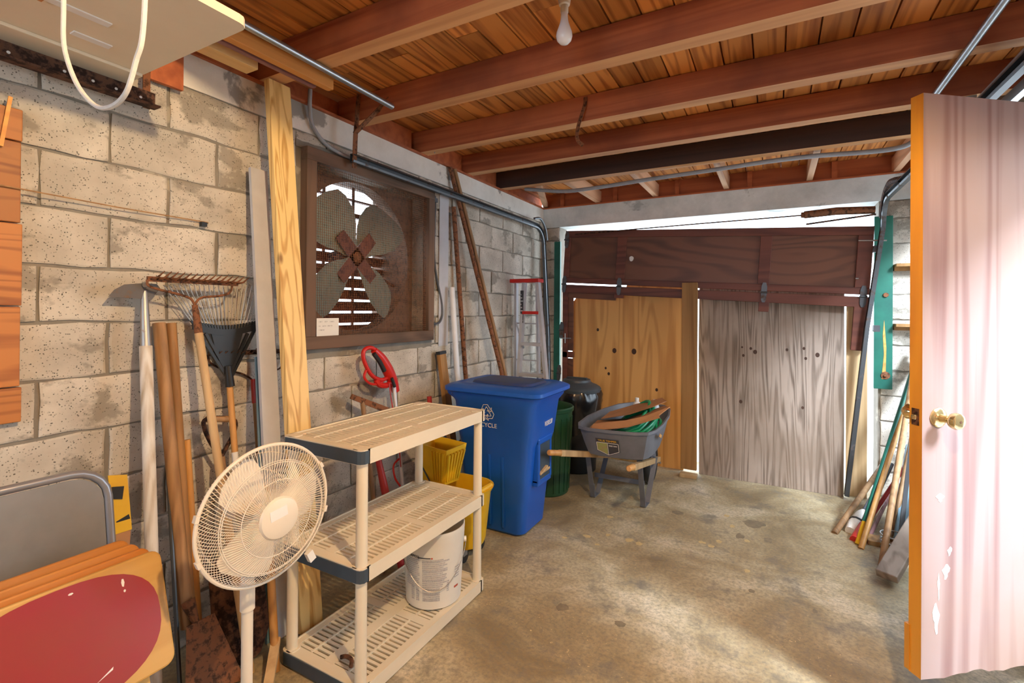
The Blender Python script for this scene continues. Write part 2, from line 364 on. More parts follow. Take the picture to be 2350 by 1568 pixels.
def courses(u0, u1, zmax, joint, holes=()):
    out = []; H = .2032; g = .006
    k = 0
    while k*H < zmax-.05:
        z0, z1 = k*H+g, min((k+1)*H, zmax)-g; ph = joint + (.2032 if k % 2 else 0)
        s = u0 - ((u0-ph) % .4064)
        while s < u1-.02:
            a, b = max(s, u0)+g, min(s+.4064, u1)-g; s += .4064
            rs = [(a, b, z0, z1)]
            for ha, hb, hc, hd in holes:
                nr = []
                for (p, q, c, d) in rs:
                    if q <= ha or p >= hb or d <= hc or c >= hd: nr.append((p, q, c, d)); continue
                    if p < ha: nr.append((p, ha, c, d))
                    if q > hb: nr.append((hb, q, c, d))
                    p2, q2 = max(p, ha), min(q, hb)
                    if c < hc: nr.append((p2, q2, c, hc))
                    if d > hd: nr.append((p2, q2, hd, d))
                rs = nr
            out += [r for r in rs if r[1]-r[0] > .03 and r[3]-r[2] > .025]
        k += 1
    return out
FY0, FY1, FZ0, FZ1 = 1.79, 2.77, 1.32, 2.29        # fan opening
wl = MB(); wl.box((-.2, YR-.2, 0), (0, FY0, 2.44)).box((-.2, FY1, 0), (0, 5.04, 2.44)).box((-.2, FY0, 0), (0, FY1, FZ0)).box((-.2, FY0, FZ1), (0, FY1, 2.44))
wall_left = struct(wl.build('wall_left', K['mortar']), 'long pale concrete block wall with grey mortar smears')
lay(wall_left, courses(.2, YB, 2.44, .68-.2032, [(1.70, 2.87, 1.20, 2.39)]), lambda u, z: (0, u, z), (R(90), (1, 0, 0)))
MB().box((-.2, YR-.2, 2.44), (.010, 5.04, 2.588)).build('bond_beam', K['beam'], wall_left)
cm = MB()
for a, b in (((1.70, 1.20), (2.87, 1.27)), ((1.70, 2.35), (2.87, 2.39)), ((2.82, 1.27), (2.87, 2.35))): cm.box((-.01, a[0], a[1]), (.008, b[0], b[1]))
cm.build('mortar_collar', K['mortar'], wall_left)
MB().box((-.16, YR-.2, 2.588), (.03, 5.04, ZT)).build('sill_plate', K['redwood'], wall_left)
MB().box((-.16, YR-.2, ZT), (-.11, 5.04, 2.75)).build('rim_board', K['redwood'], wall_left)
# back wall with the garage opening
LB = 2.38
wb = MB(); wb.box((0, YB, 0), (.20, 5.04, LB)).box((2.99, YB, 0), (XR, 5.04, LB))
wall_back = struct(wb.build('wall_back', K['mortar']), 'concrete block wall with wide garage door opening')
lay(wall_back, courses(3.0, XR, LB, 2.99, ()), lambda u, z: (u, YB, z), (0, (0, 1, 0)))
lay(wall_back, courses(0.02, .20, LB, .15, ()), lambda u, z: (u, YB, z), (0, (0, 1, 0)))
MB().box((0, YB-.012, LB), (XR, 5.04, 2.588)).build('lintel', K['lintel'], wall_back)
MB().box((0, YB-.02, 2.588), (XR, 5.04, ZT)).build('top_plate', K['redwood'], wall_back)
MB().box((0, YB+.04, ZT), (XR, YB+.08, 2.76)).build('fascia_board', K['redwood'], wall_back)
for i, x in enumerate((.20, .79, 1.40, 2.03, 2.67)): MB().box((x, YB+.005, ZT), (x+.04, YB+.04, 2.75)).build('batten', K['redwood'], wall_back)
# right wall with doorway and a window beyond it
wr = MB(); DY0, DY1, WY0, WY1 = 1.60, 2.70, 3.0, 4.7
for a, b, c, d in ((YR-.2, DY0, 0, 2.75), (DY0, DY1, 0, .17), (DY0, DY1, 2.26, 2.75), (DY1, WY0, 0, 2.75), (WY0, WY1, 0, .5), (WY0, WY1, 2.35, 2.75), (WY1, 5.04, 0, 2.75)):
    wr.box((XR, a, c), (XR+.12, b, d))
struct(wr.build('wall_right', K['mortar']), 'grey block wall beside the open wooden door')
wre = MB()
for a, b, c, d in ((-.2, .2, 0, 2.75), (2.8, XR+.2, 0, 2.75), (.2, 2.8, 0, .95), (.2, 2.8, 2.2, 2.75)): wre.box((a, YR-.2, c), (b, YR, d))
struct(wre.build('wall_rear', K['mortar']), 'block wall behind the viewer')
# ceiling: decking planks, joists, lookouts
ceil = struct(MB().box((-.3, YR-.3, 2.79), (XR+.3, 5.6, 2.86)).build('ceiling', K['deck']), 'open timber ceiling of orange decking on red joists')
pw = .137; k = 0; x = -.17
PM = {}
while x < XR+.15:
    for (a, b) in (((YR-.2, .63+.61*(k % 3)), (.63+.61*(k % 3), 3.06+.6*((k+1) % 2)), (3.06+.6*((k+1) % 2), 5.5))):
        m = MB().box((x+.004, a+.001, 2.752+rnd.uniform(0, .006)), (x+pw-.004, b-.001, 2.785))
        m.build('deck_plank', K['deck'], ceil)
    x += pw; k += 1
for yf in (-2.10, -1.49, -.88, -.27, .335, .95, 1.56, 2.16, 2.785, 3.375):
    jm_ = MB().box((-.10, yf-.085, ZT), (XR+.02, yf, 2.751)); jm_.mi[0] = 1; jm_.build('joist', [K['joist'], K['joistpale']], ceil)
jm_ = MB().box((-.10, 3.845, ZT), (XR+.02, 3.93, 2.751)); jm_.mi[0] = 1; jm_.build('joist', [K['joistdark'], K['joistpale']], ceil)['label'] = 'dark stained joist'
for x in (.63, 1.22, 1.86, 2.51, 3.1): MB().box((x-.022, 3.93, ZT+.004), (x+.022, YB+.04, ZT+.13)).build('lookout', K['look'], ceil)
MB().beam((.36, 3.95, ZT+.035), (.02, YB+.02, ZT+.035), .05, .05).build('corner_brace', K['look'], ceil)
for yj in (2.16, 2.785, 3.375): MB().box((-.10, yj, ZT), (-.02, yj+.5, 2.75)).build('blocking', K['redwood'], ceil)

# ================================================================ SIDE DOOR (open inward)
E0 = V((2.708, 2.15, .215)); hd = V((3.355-2.708, 2.655-2.15, 0)).normalized(); nd = V((hd.y, -hd.x, 0))   # nd: outer face towards the doorway
door = bpy.data.objects.new('door_1', None); sc.collection.objects.link(door); door.location = E0; ORG['door_1'] = E0.copy()
struct(door, 'open wooden side door, weathered pinkish face and orange edge')
DM = basis(E0, hd, -nd, (0, 0, 1))      # local x along the leaf, y into the room side, z up
m = MB(); n = 26; wdt, hgt, th = .82, 2.03, .045
bot0 = [V((wdt*i/n, 0, -rnd.uniform(0, .010)-.006*math.sin(i*.7))) for i in range(n+1)]
for i in range(n):
    a, b = bot0[i], bot0[i+1]; t = V((0, th, 0)); u = V((0, 0, 1))
    m.m = 0; m.add([DM @ q for q in (a, b, V((b.x, 0, hgt)), V((a.x, 0, hgt)))], [(0, 1, 2, 3)])
    m.m = 1; m.add([DM @ q for q in (a+t, b+t, V((b.x, th, hgt)), V((a.x, th, hgt)))], [(3, 2, 1, 0)])
    m.add([DM @ q for q in (a, b, b+t, a+t)], [(3, 2, 1, 0)]); m.add([DM @ q for q in (V((a.x, 0, hgt)), V((b.x, 0, hgt)), V((b.x, th, hgt)), V((a.x, th, hgt)))], [(0, 1, 2, 3)])
for xx, fl in ((0, 1), (wdt, 0)):
    q = [DM @ V(p) for p in ((xx, 0, bot0[0].z), (xx, 0, hgt), (xx, th, hgt), (xx, th, bot0[0].z))]; m.add(q, [(3, 2, 1, 0) if not fl else (0, 1, 2, 3)])
leaf = m.build('door_leaf', [K['doorface'], K['dooredge']], door)
MB().box((-.004, th-.006, .0), (.012, th+.012, .16), DM).build('split_sliver', K['dooredge'], door)
ps = MB()
for (u, z, a, b) in ((.075, .62, .022, .016), (.10, .36, .020, .03), (.06, .20, .018, .06), (.115, .43, .012, .02), (.07, .31, .006, .05)):
    ps.prism([(u+a*math.cos(t)*(.7+.3*math.sin(3*t)), z+b*math.sin(t)*(.7+.3*math.cos(2*t+u*40))) for t in [i*2*math.pi/12 for i in range(12)]], .0003, .0009, DM @ Matrix.Rotation(R(90), 4, 'X'))
ps.build('bare_paint_patch', K['paper'], door)
kz = .90
K2 = DM @ Matrix.Translation((.065, 0, kz)) @ Matrix.Rotation(R(90), 4, 'X')
knob = MB().lathe([(.034, 0), (.034, .004), (.028, .009), (.014, .012), (.012, .035), (.016, .042), (.026, .05), (.0285, .060), (.026, .070), (.018, .074)], 24, K2).build('door_knob', K['brass'], door, smooth=True)
MB().lathe([(.004, .0742), (.004, .0752)], 8, K2).build('keyhole', K['rustdark'], knob)
K3 = DM @ Matrix.Translation((.065, th, kz)) @ Matrix.Rotation(R(-90), 4, 'X')
MB().lathe([(.034, 0), (.034, .004), (.014, .012), (.012, .035), (.026, .05), (.0285, .060), (.018, .074)], 20, K3).build('door_knob', K['brass'], door, smooth=True)
lp = MB().box((-.0015, .010, kz-.029), (.001, .036, kz+.029), DM).build('latch_plate', K['rustdark'], door)
MB().box((-.012, .015, kz-.009), (0, .031, kz+.008), DM).build('latch_bolt', K['brass'], lp, bevel=.003)
for z in (.25, 1.0, 1.78):
    MB().cyl(DM @ V((wdt, -.006, z-.05)), DM @ V((wdt, -.006, z+.05)), .007, n=8).build('hinge', K['steel'], door)
jm = MB()
for a, b in (((XR-.005, DY0-.01, .172), (XR+.125, DY0+.025, 2.235)), ((XR-.005, DY1-.025, .172), (XR+.125, DY1+.01, 2.235)), ((XR-.005, DY0-.01, 2.235), (XR+.125, DY1+.01, 2.27))): jm.box(a, b)
struct(jm.build('trim_1', K['post']), 'wooden frame of the side doorway')
for nm, (a, b, c, d), ax in (('window_1', (WY0, WY1, .5, 2.35), 0), ('fill_window', (.2, 2.8, .95, 2.2), 1)):  # the rear one is unseen, added as a source of cool fill light
    fr = MB(); t = .05
    for p, q, r_, s_ in ((a, b, c, c+t), (a, b, d-t, d), (a, a+t, c, d), (b-t, b, c, d), ((a+b)/2-.02, (a+b)/2+.02, c, d)):
        fr.box((XR+.05, p, r_), (XR+.10, q, s_)) if ax == 0 else fr.box((p, YR-.1, r_), (q, YR-.05, s_))
    struct(fr.build(nm, K['palegrey']), 'side window beyond the wooden door' if ax == 0 else 'unseen rear window added for cool fill light')

# ================================================================ GARAGE DOOR, TRACKS
gd = bpy.data.objects.new('door_2', None); sc.collection.objects.link(gd); GL = V((.30, 4.68, 0)); gd.location = GL; ORG['door_2'] = GL.copy()
struct(gd, 'broken dark red brown panelled garage door hanging crooked')
GY = 4.68
ang = -R(3.3); A0 = W(1293, 648, y=GY)      # lower left corner of the top section
ga, gb = V((math.cos(ang), 0, math.sin(ang))), V((-math.sin(ang), 0, math.cos(ang)))
GM = basis(A0, ga, (0, 1, 0), gb); GW = 2.60
def gbox(nm, x0, x1, z0, z1, y0=-.018, y1=.018, mt='gdoor', M=GM, par=gd, bevel=.003): return MB().box((x0, y0, z0), (x1, y1, z1), M).build(nm, K[mt], par, bevel=bevel)
sec = gbox('top_rail', 0, GW, .465, .535); gbox('bottom_rail', 0, GW, -.005, .05)
for a, b in ((0, .06), (.555, .645), (1.81, 1.90), (2.50, GW)): gbox('stile', a, b, .05, .465)
for a, b in ((.06, .555), (.645, 1.81), (1.90, 2.50)): gbox('door_panel', a, b, .05, .465, -.002, .008, 'gdoorp', bevel=0)
MB().prism([(.70+.022*math.cos(i*.628)*(1+.15*math.sin(i*2)), .255+.026*math.sin(i*.628)) for i in range(10)], .0025, .004, GM @ Matrix.Rotation(R(90), 4, 'X')).build('paint_spot', K['paper'], gd)
# second section, mostly broken away: rail and ragged remains, a light gap above it
gbox('rail', 0, GW, -.105, -.022)
gbox('broken_panel', .04, .57, -.16, -.10, -.006, .012, 'gdoorp'); gbox('stile', .555, .645, -.135, -.10); gbox('stile', 1.83, 1.91, -.185, -.10)
gbox('stile', 2.505, GW-.005, -.45, -.10)
ls = MB(); G2 = basis((A0.x, GY, 0), (1, 0, 0), (0, 1, 0), (0, 0, 1))
zb = A0.z
gbox('stile', 0, .055, .05, zb-.10, M=G2)
for z0, z1 in ((.12, .52), (.60, .98), (1.06, zb-.15)): gbox('broken_panel', .055, .115, z0, z1, -.004, .010, 'gdoorp', M=G2)
for z in (.56, 1.02): gbox('rail', .0, .12, z-.03, z+.03, M=G2)
def hinge(x, z, M=GM):
    h = MB()
    for s, pts in ((1, [(-.022, 0), (.022, 0), (.022, .05), (.012, .085), (-.012, .085), (-.022, .05)]), (-1, [(-.022, 0), (.022, 0), (.020, -.06), (.010, -.085), (-.010, -.085), (-.020, -.06)])):
        h.prism(pts if s == 1 else pts[::-1], .018, .026, M @ Matrix.Translation((x, 0, z)) @ Matrix.Rotation(R(90), 4, 'X'))
    h.cyl(M @ V((x-.026, -.028, z)), M @ V((x+.026, -.028, z)), .008, n=8)
    h.build('hinge', K['track'], gd)
for x in (.60, 1.865, 2.56, .02): hinge(x, -.02)
for x, z in ((.02, .44), (.02, -.5), (.02, -.95)): hinge(x, z)
rl = MB().cyl(GM @ V((2.5, -.03, .42)), GM @ V((2.68, -.03, .42)), .006, n=8).cyl(GM @ V((2.5, -.03, .12)), GM @ V((2.52, -.03, .12)), .006, n=8)
rl.build('roller_stem', K['steel'], gd)
MB().tube([V((A0.x-.02, GY-.03, 1.19)), V((A0.x+.10, GY-.03, 1.19))], .006).tube([V((A0.x+.04, GY-.04, 1.14)), V((A0.x+.04, GY-.04, 1.24))], .006).build('slide_latch', K['galv'], gd)

def track(name, label, pts, w=.05, d=.028):
    t = thing(name, label, 'track', pts[-1]); P = [V(p) for p in pts]
    m = MB(); m.tube(P, .001, n=4); m = MB()
    # channel: swept C profile
    prof = [(-w/2, d/2), (-w/2, -d/2), (w/2, -d/2), (w/2, d/2), (w/2-.012, d/2+.004), (w/2-.004, d/2-.002), (w/2-.003, -d/2+.003), (-w/2+.003, -d/2+.003), (-w/2+.004, d/2-.002), (-w/2+.012, d/2+.004)]
    rings = []; side = V((-1, 0, 0)) if P[0].x > 1.5 else V((1, 0, 0))
    for i, p in enumerate(P):
        tg = (P[min(i+1, len(P)-1)]-P[max(i-1, 0)]).normalized(); s = (side-tg*side.dot(tg)).normalized(); b = tg.cross(s)
        rings.append([p+b*u+s*v for u, v in prof])
    m.loft(rings); m.build('rail', K['track'], t); return t, m
Lz = 2.345
arc = [V((.105, 4.44+.20*math.sin(a), Lz-.20+.20*math.cos(a))) for a in [i*math.pi/16 for i in range(9)]]
tl, _ = track('door_track', 'steel garage door track curving down beside the left block wall', [(.10, 2.0, Lz+.01)] + arc + [(.16, 4.64, 1.2), (.19, 4.64, .02)])
hg = MB().beam((.10, 2.02, 2.30), (.13, 2.0, 2.50), .006, .03, (0, 1, 0)).beam((.13, 2.0, 2.49), (.10, 2.05, 2.74), .006, .028, (0, 1, 0)).beam((.12, 2.0, 2.49), (.33, 2.10, 2.72), .006, .028, (0, 1, 0))
hg.build('strap_hanger', K['rust'], tl)
MB().tube(curve([(.13, 4.35, 2.40), (.13, 4.5, 2.42), (.13, 4.62, 2.33), (.13, 4.66, 2.22)], 5), .012).build('guide_arm', K['track'], tl)
rarc = [V((2.985, 4.42+.20*math.sin(a), Lz-.20+.20*math.cos(a))) for a in [i*math.pi/16 for i in range(9)]]
tr, _ = track('door_track', 'steel garage door track leaning inward beside the green jamb board', [(3.03, 1.6, Lz+.02), (3.01, 3.0, Lz+.01)] + rarc + [W(1990, 750, y=4.62), W(1943, 1138, y=4.62)])
MB().tube(curve([(3.0, 4.1, 2.38), (2.985, 4.36, 2.42), (2.985, 4.56, 2.36), (2.985, 4.66, 2.22)], 5), .022).build('guide_arm', K['rustdark'], tr)
for z in (1.95, 1.33): MB().box((2.93, 4.63, z), (2.97, 4.70, z+.05)).build('bracket', K['track'], tr)
# spring tube and rod over the door
sp = thing('door_spring', 'rusty spring tube on a thin rod above the garage door', 'spring', W(1840, 495, y=4.60))
MB().tube([W(1320, 538, y=4.60), W(1600, 514, y=4.60), W(1845, 494, y=4.60)], .006).build('rod', K['rustdark'], sp)
a, b = W(1838, 494, y=4.60), W(2008, 482, y=4.60)
MB().tube([a, a.lerp(b, .04), a.lerp(b, .05), a.lerp(b, .5)+V((0, 0, .012)), b], [.022, .024, .030, .031, .030], n=12).build('spring_tube', K['rust'], sp, smooth=True)
MB().beam(W(1850, 515, y=4.58), W(2010, 492, y=4.58), .02, .012).build('lower_bar', K['rustdark'], sp)

# jamb boards
jr = thing('jamb_board', 'green painted jamb board with peeling strip, right of garage door', 'board', (3.03, 4.80, .86))
MB().box((2.955, 4.79, .87), (3.075, 4.825, 2.25)).build('board', K['green'], jr, bevel=.003)
MB().prism([(3.005, .95), (3.03, .95), (3.035, 1.2), (3.02, 1.42), (3.012, 1.30), (3.02, 1.15)], -4.7885, -4.7895, Matrix.Rotation(R(90), 4, 'X')).build('peeled_strip', K['orangelum'], jr)
MB().lathe([(.030, 0), (.030, .006), (.012, .008), (.012, .02)], 14, basis((3.03, 4.79, .98), (1, 0, 0), (0, 0, 1), (0, -1, 0))).build('bolt', K['rust'], jr)
MB().lathe([(.018, 0), (.018, .012)], 10, basis((3.03, 4.79, 1.62), (1, 0, 0), (0, 0, 1), (0, -1, 0))).build('bolt', K['rust'], jr)
jl = solo(MB().box((.155, 4.795, 0), (.225, 4.828, 2.22)), 'jamb_board', K['green'], 'narrow green painted jamb board beside the ladder', 'board', (.19, 4.81, 0), bevel=.003)

# plywood sheets and boards closing the broken door
def sheet(name, label, pxs, mat, y0, y1, th=.014, cat='plywood sheet'):
    "outline in photo pixels on a leaning plane: y0 at the floor, y1 at 1.7 m"
    pts = []
    for p in pxs:
        y = y0
        for _ in range(6): q = W(*p, y=y); y = y0+(y1-y0)*q.z/1.7
        pts.append(W(*p, y=y))
    for q in pts: q.z = max(q.z, .002)
    c = sum((q.x for q in pts))/len(pts)
    m = MB(); m.loft([[q for q in pts], [q+V((0, th, 0)) for q in pts]])
    return solo(m, name, K[mat], label, cat, (c, y0, 0))
ply_a = sheet('plywood_sheet', 'orange plywood sheet with two dark knots closing the garage door', [(1568, 650), (1440, 650), (1432, 676), (1322, 684), (1315, 694), (1313, 790), (1318, 950), (1320, 1055), (1440, 1062), (1568, 1080)], 'ply1', 4.70, 4.755)
ply_b = sheet('plywood_sheet', 'weathered grey plywood sheet in the garage door opening', [(1938, 672), (1780, 662), (1605, 655), (1603, 800), (1604, 1090), (1700, 1104), (1820, 1124), (1936, 1146), (1938, 900)], 'ply2', 4.665, 4.755)
K['knot'] = simple('dark knot', (.06, .025, .012), .7, scale=60)
for sh_o, y0, lst in ((ply_a, 4.70, ((1410, 805, 8), (1455, 807, 9), (1372, 757, 5), (1507, 895, 5), (1390, 845, 4), (1397, 858, 5))), (ply_b, 4.665, ((1723, 800, 4), (1733, 808, 6), (1703, 797, 3), (1706, 816, 4), (1806, 803, 4), (1845, 800, 4), (1849, 823, 4), (1876, 815, 6), (1700, 922, 5), (1842, 936, 4)))):
    for px, py, r in lst:
        y = y0
        for _ in range(5): c = W(px, py, y=y); y = y0+(4.755-y0)*c.z/1.7
        MB().lathe([(r*.0026, -.001), (r*.0026, .0012)], 12, basis((c.x, y, c.z), (1, 0, 0), (0, 0, 1.25), (0, -1, 0))).build('knot', K['knot'], sh_o)
solo(MB().box((1.505, 4.63, 0.035), (1.64, 4.665, 1.74)), 'timber_post', K['post'], 'brown upright plank between the two plywood sheets', 'plank', (1.57, 4.65, 0.035), bevel=.003)
solo(MB().box((2.765, 4.72, .0), (2.905, 4.745, 1.60)), 'plank', K['board'], 'tan upright plank right of the weathered plywood', 'plank', (2.83, 4.73, 0), bevel=.002)
bk = W(1579, 1096, z=0); solo(MB().box((bk.x-.07, bk.y-.03, 0), (bk.x+.075, bk.y+.045, .035)), 'wood_block', K['board'], 'small wood block wedged on floor under brown plank', 'wood block', (bk.x, bk.y, 0), bevel=.004)

# ================================================================ EXHAUST FAN IN THE WALL
ef = thing('exhaust_fan', 'large exhaust fan behind wire mesh in a wooden wall frame', 'exhaust fan', (0, 2.28, FZ0))
for a, b, mt in (((0, 1.735, 1.255), (.055, 2.84, 1.325), 'fanframe'), ((0, 1.735, 2.285), (.055, 2.84, 2.355), 'fanframe'), ((0, 1.735, 1.325), (.055, 1.80, 2.285), 'fanframez'), ((0, 2.775, 1.325), (.055, 2.84, 2.285), 'fanframez')):
    MB().box(a, b).build('frame_board', K[mt], ef, bevel=.003)
wm = MB(); sp_ = .0142
def wire(p, q): wm.beam(p, q, .0017, .0017)
y = 1.80
while y < 2.778: wire((.030, y, 1.32), (.030, y, 2.29)); y += sp_
z = 1.325
while z < 2.288: wire((.032, 1.795, z), (.032, 2.78, z)); z += sp_
tag(wm.build('wire_mesh', K['rust'], ef), 'rusty square wire mesh', kind='stuff')
fc = V((-.13, 2.25, 1.81)); RF = .475
sh = MB(); N = 48
ci = [V((-.10, fc.y+RF*math.cos(2*math.pi*i/N), fc.z+RF*math.sin(2*math.pi*i/N))) for i in range(N)]
def sq(i):
    c, s = math.cos(2*math.pi*i/N), math.sin(2*math.pi*i/N); k = .56/max(abs(c), abs(s)); return V((-.10, fc.y+k*c, fc.z+k*s))
so = [sq(i) for i in range(N)]
sh.loft([so, ci], False, False); sh.loft([ci, [p+V((-.10, 0, 0)) for p in ci]], False, False)
sh.build('shroud', K['fanframe'], ef)
bx = MB()
for a, b in (((-.5, 1.70, 1.26), (-.10, 1.74, 2.36)), ((-.5, 2.77, 1.26), (-.10, 2.80, 2.36)), ((-.5, 1.70, 1.22), (-.10, 2.80, 1.26)), ((-.5, 1.70, 2.36), (-.10, 2.80, 2.40))): bx.box(a, b)
bx.build('housing', K['fanframe'], ef)
for kq in range(4):
    a0 = R(45+90*kq); M = Matrix.Translation(fc) @ Matrix.Rotation(a0, 4, 'X') @ Matrix.Rotation(R(-20), 4, 'Y')
    out = [(.05, -.05), (.10, -.075), (.18, -.13), (.26, -.165), (.36, -.17), (.42, -.15), (.447, -.08), (.452, 0), (.447, .08), (.42, .14), (.36, .16), (.26, .15), (.18, .115), (.10, .065), (.05, .045)]
    m = MB(); m.loft([[M @ V((-.05*w_*r_/.3-.0015, r_, w_)) for r_, w_ in out], [M @ V((-.05*w_*r_/.3+.0015, r_, w_)) for r_, w_ in out]])
    m.build('blade', K['blade'], ef)
    Mb = Matrix.Translation(fc+V((.014, 0, 0))) @ Matrix.Rotation(a0, 4, 'X')
    MB().box((-.004, .0, -.047), (.004, .195, .047), Mb).build('blade_bracket', K['gdoor'], ef)
MB().lathe([(.035, 0), (.035, .02), (.02, .03)], 14, basis(fc, (0, 1, 0), (0, 0, 1), (1, 0, 0))).build('hub', K['rust'], ef)
for a in (25, 155, 200, 340):
    MB().cyl(fc+V((-.08, 0, 0)), fc+V((-.08, .50*math.cos(R(a)), .50*math.sin(R(a)))), .011, n=8).build('motor_strut', K['rustdark'], ef)
MB().cyl(fc+V((-.06, 0, 0)), fc+V((-.20, 0, 0)), .05, n=14).build('motor', K['rustdark'], ef)
for i in range(8):
    z = 1.33+.083*i; MB().beam((-.40, 1.74, z), (-.40, 2.77, z), .005, .070, (.42, 0, 1)).build('louver_slat', K['gdoor'], ef)
for i, z in enumerate((2.03, 2.16, 2.27)): MB().beam((-.46, 1.74, z), (-.46, 2.77, z), .03, .012+.02*(i == 1), (0, 0, 1)).build('louver_slat', K['gdoor'], ef)
for y in (2.0, 2.26, 2.52): MB().box((-.45, y-.008, 1.26), (-.435, y+.008, 2.36)).build('louver_bar', K['rustdark'], ef)
nc = thing('note_card', 'small white handwritten card fixed to the fan mesh', 'card', (.036, 1.90, 1.335))
NM = basis((.036, 1.895, 1.375), (0, 1, 0), (0, 0, 1), (1, 0, 0))
MB().box((-.077, -.05, 0), (.077, .05, .0008), NM).build('card', K['paper'], nc)
ln = MB()
for y_, segs in ((.030, ((-.062, -.035), (-.022, .0), (.014, .05))), (.006, ((-.064, -.052), (-.036, -.012), (-.002, .034))), (-.016, ((-.062, -.022),))):
    for a, b in segs:
        x = a
        while x < b-.002:
            hh = rnd.uniform(.003, .0045); ln.box((x, y_-hh, .0009), (x+.0016, y_+hh, .0012), NM); ln.box((x, y_+rnd.uniform(-.003, .003), .0009), (x+.005, y_+.0012+.001, .0012), NM); x += .0068
ln.build('handwriting', K['grey_ink'], nc)
# cable and white strip to the right of the fan
cb = solo(MB().tube(curve([(.03, 2.86, 2.31), (.02, 2.885, 2.28), W(997, 600, x=.02), W(1014, 700, x=.02), W(1010, 738, x=.03), W(988, 742, x=.04), (.05, 2.80, 1.40)], 7), .0085).box((.0, 2.845, 2.28), (.035, 2.90, 2.31)), 'cable', K['dgrey'], 'dark cable hanging down right of the exhaust fan', 'cable', (.02, 2.87, 1.36))
solo(MB().box((.012, 2.945, 1.20), (.018, 3.06, 2.36)), 'paint_strip', K['palegrey'], 'pale grey strip fixed to the block wall beside the cable', 'board', (.013, 3.0, 1.2))

# ================================================================ OVERHEAD
bm = thing('light_bulb', 'white light bulb hanging from the ceiling', 'light bulb', (1.507, 1.80, 2.553))
MB().lathe([(.002, 0), (.018, .004), (.029, .016), (.033, .032), (.031, .048), (.024, .068), (.018, .085), (.015, .10), (.0135, .125)], 24, basis((1.507, 1.80, 2.553), (1, 0, 0), (0, 1, 0), (0, 0, 1))).build('glass', K['bulb'], bm, smooth=True)
MB().lathe([(.0135, 0), (.016, .004), (.016, .03), (.022, .034), (.028, .073)], 16, basis((1.507, 1.80, 2.678), (1, 0, 0), (0, 1, 0), (0, 0, 1))).build('socket', K['white'], bm, smooth=True)
# second bulb behind, out of view: the warm lamp that lights the room
l2 = thing('light_bulb', 'lit warm bulb on the ceiling above the viewer', 'light bulb', (2.70, .60, 2.72))
g = MB().lathe([(.002, 0), (.018, .004), (.029, .016), (.033, .032), (.031, .048), (.024, .068), (.018, .085), (.0135, .09)], 20, basis((2.665, .60, 2.715), (0, 1, 0), (0, 0, 1), (1, 0, 0)))
lm = bpy.data.materials.new('glowing bulb'); lm.use_nodes = True; nt = lm.node_tree; em = nt.nodes.new('ShaderNodeEmission'); em.inputs[0].default_value = (1, .72, .42, 1); em.inputs[1].default_value = 60; nt.links.new(em.outputs[0], nt.nodes['Material Output'].inputs[0])
g.build('glass', lm, l2, smooth=True)
lamp('warm_bulb_light', 'POINT', (2.62, .60, 2.705), 200, (1.0, .72, .40), shadow_soft_size=.035)

def conduit(name, label, pts, r, mat='galv', cat='pipe', n=10):
    return solo(MB().tube(pts, r, n=n), name, K[mat], label, cat, pts[0], smooth=True)
conduit('pipe', 'galvanised pipe under the joists beside the overhead lumber', [W(900, 245, z=2.585), (.46, .2, 2.584)], .0155)
def plankbox(name, label, a, b, mat, bevel=.003): return solo(MB().box(a, b), name, K[mat], label, 'lumber', ((a[0]+b[0])/2, a[1], a[2]), bevel=bevel)
plankbox('lumber', 'orange board stored overhead, longest of the three', (.345, .2, 2.535), (.385, 1.62, 2.598), 'orangelum')
plankbox('lumber', 'purple brown board stored overhead in the middle', (.285, .2, 2.545), (.31, 1.58, 2.598), 'purple')
plankbox('lumber', 'pale yellow board stored overhead nearest the block wall', (.14, .2, 2.545), (.225, 1.34, 2.598), 'pine_y')
# cream panel on the black rail
pn = thing('stored_panel', 'cream wooden panel stored overhead with battens on its underside', 'panel', (.45, .3, 2.335))
MB().prism([(x, y) for x, y in rrect(.45, .30, .76, 1.22, .03, 3)], 2.345, 2.372).build('board', K['whiteb'], pn)
MB().box((.075, -.3, 2.333), (.20, .905, 2.345)).build('side_batten', K['whiteb'], pn, bevel=.003)
for a, b in (((.30, .66, 2.341), (.33, .76, 2.345)), ((.45, .55, 2.341), (.48, .70, 2.345))): MB().box(a, b).build('tape_strip', K['paper'], pn)
MB().box((.44, -.3, 2.338), (.47, .55, 2.345)).build('batten', K['orangelum'], pn)
rp = thing('rail', 'black angle iron rail with bolt holes under the cream panel', 'rail', (.10, .5, 2.27))
MB().box((.075, -.2, 2.268), (.082, 1.0, 2.333)).box((.082, -.2, 2.268), (.125, 1.0, 2.275)).build('angle', K['rustdark'], rp)
for y in (.58, .72, .80, .87, .905, .95): MB().lathe([(.005, 0), (.005, .001)], 8, basis((.0822, y, 2.30), (0, 1, 0), (0, 0, 1), (1, 0, 0))).build('bolt_hole', K['paper'], rp)
MB().box((.06, .965, 2.27), (.066, .99, 2.60)).build('hanger_strap', K['rust'], rp)
solo(MB().box((.03, .98, 2.40), (.05, 1.12, 2.598)), 'board', K['redwood'], 'short red brown board fixed above the black rail', 'board', (.04, 1.05, 2.40))
ry = .50
solo(MB().tube(curve([V((W(148, -60, y=ry).x, ry, 2.333)), W(146, 20, y=ry), W(148, 110, y=ry), W(175, 190, y=ry), W(215, 240, y=ry), W(252, 246, y=ry), W(288, 215, y=ry), W(312, 140, y=ry), W(330, 50, y=ry), V((W(338, -40, y=ry).x, ry, 2.344))], 8), .0052), 'rope', K['rope'], 'white rope loop hanging from the cream panel', 'rope', W(235, 246, y=ry), smooth=True)
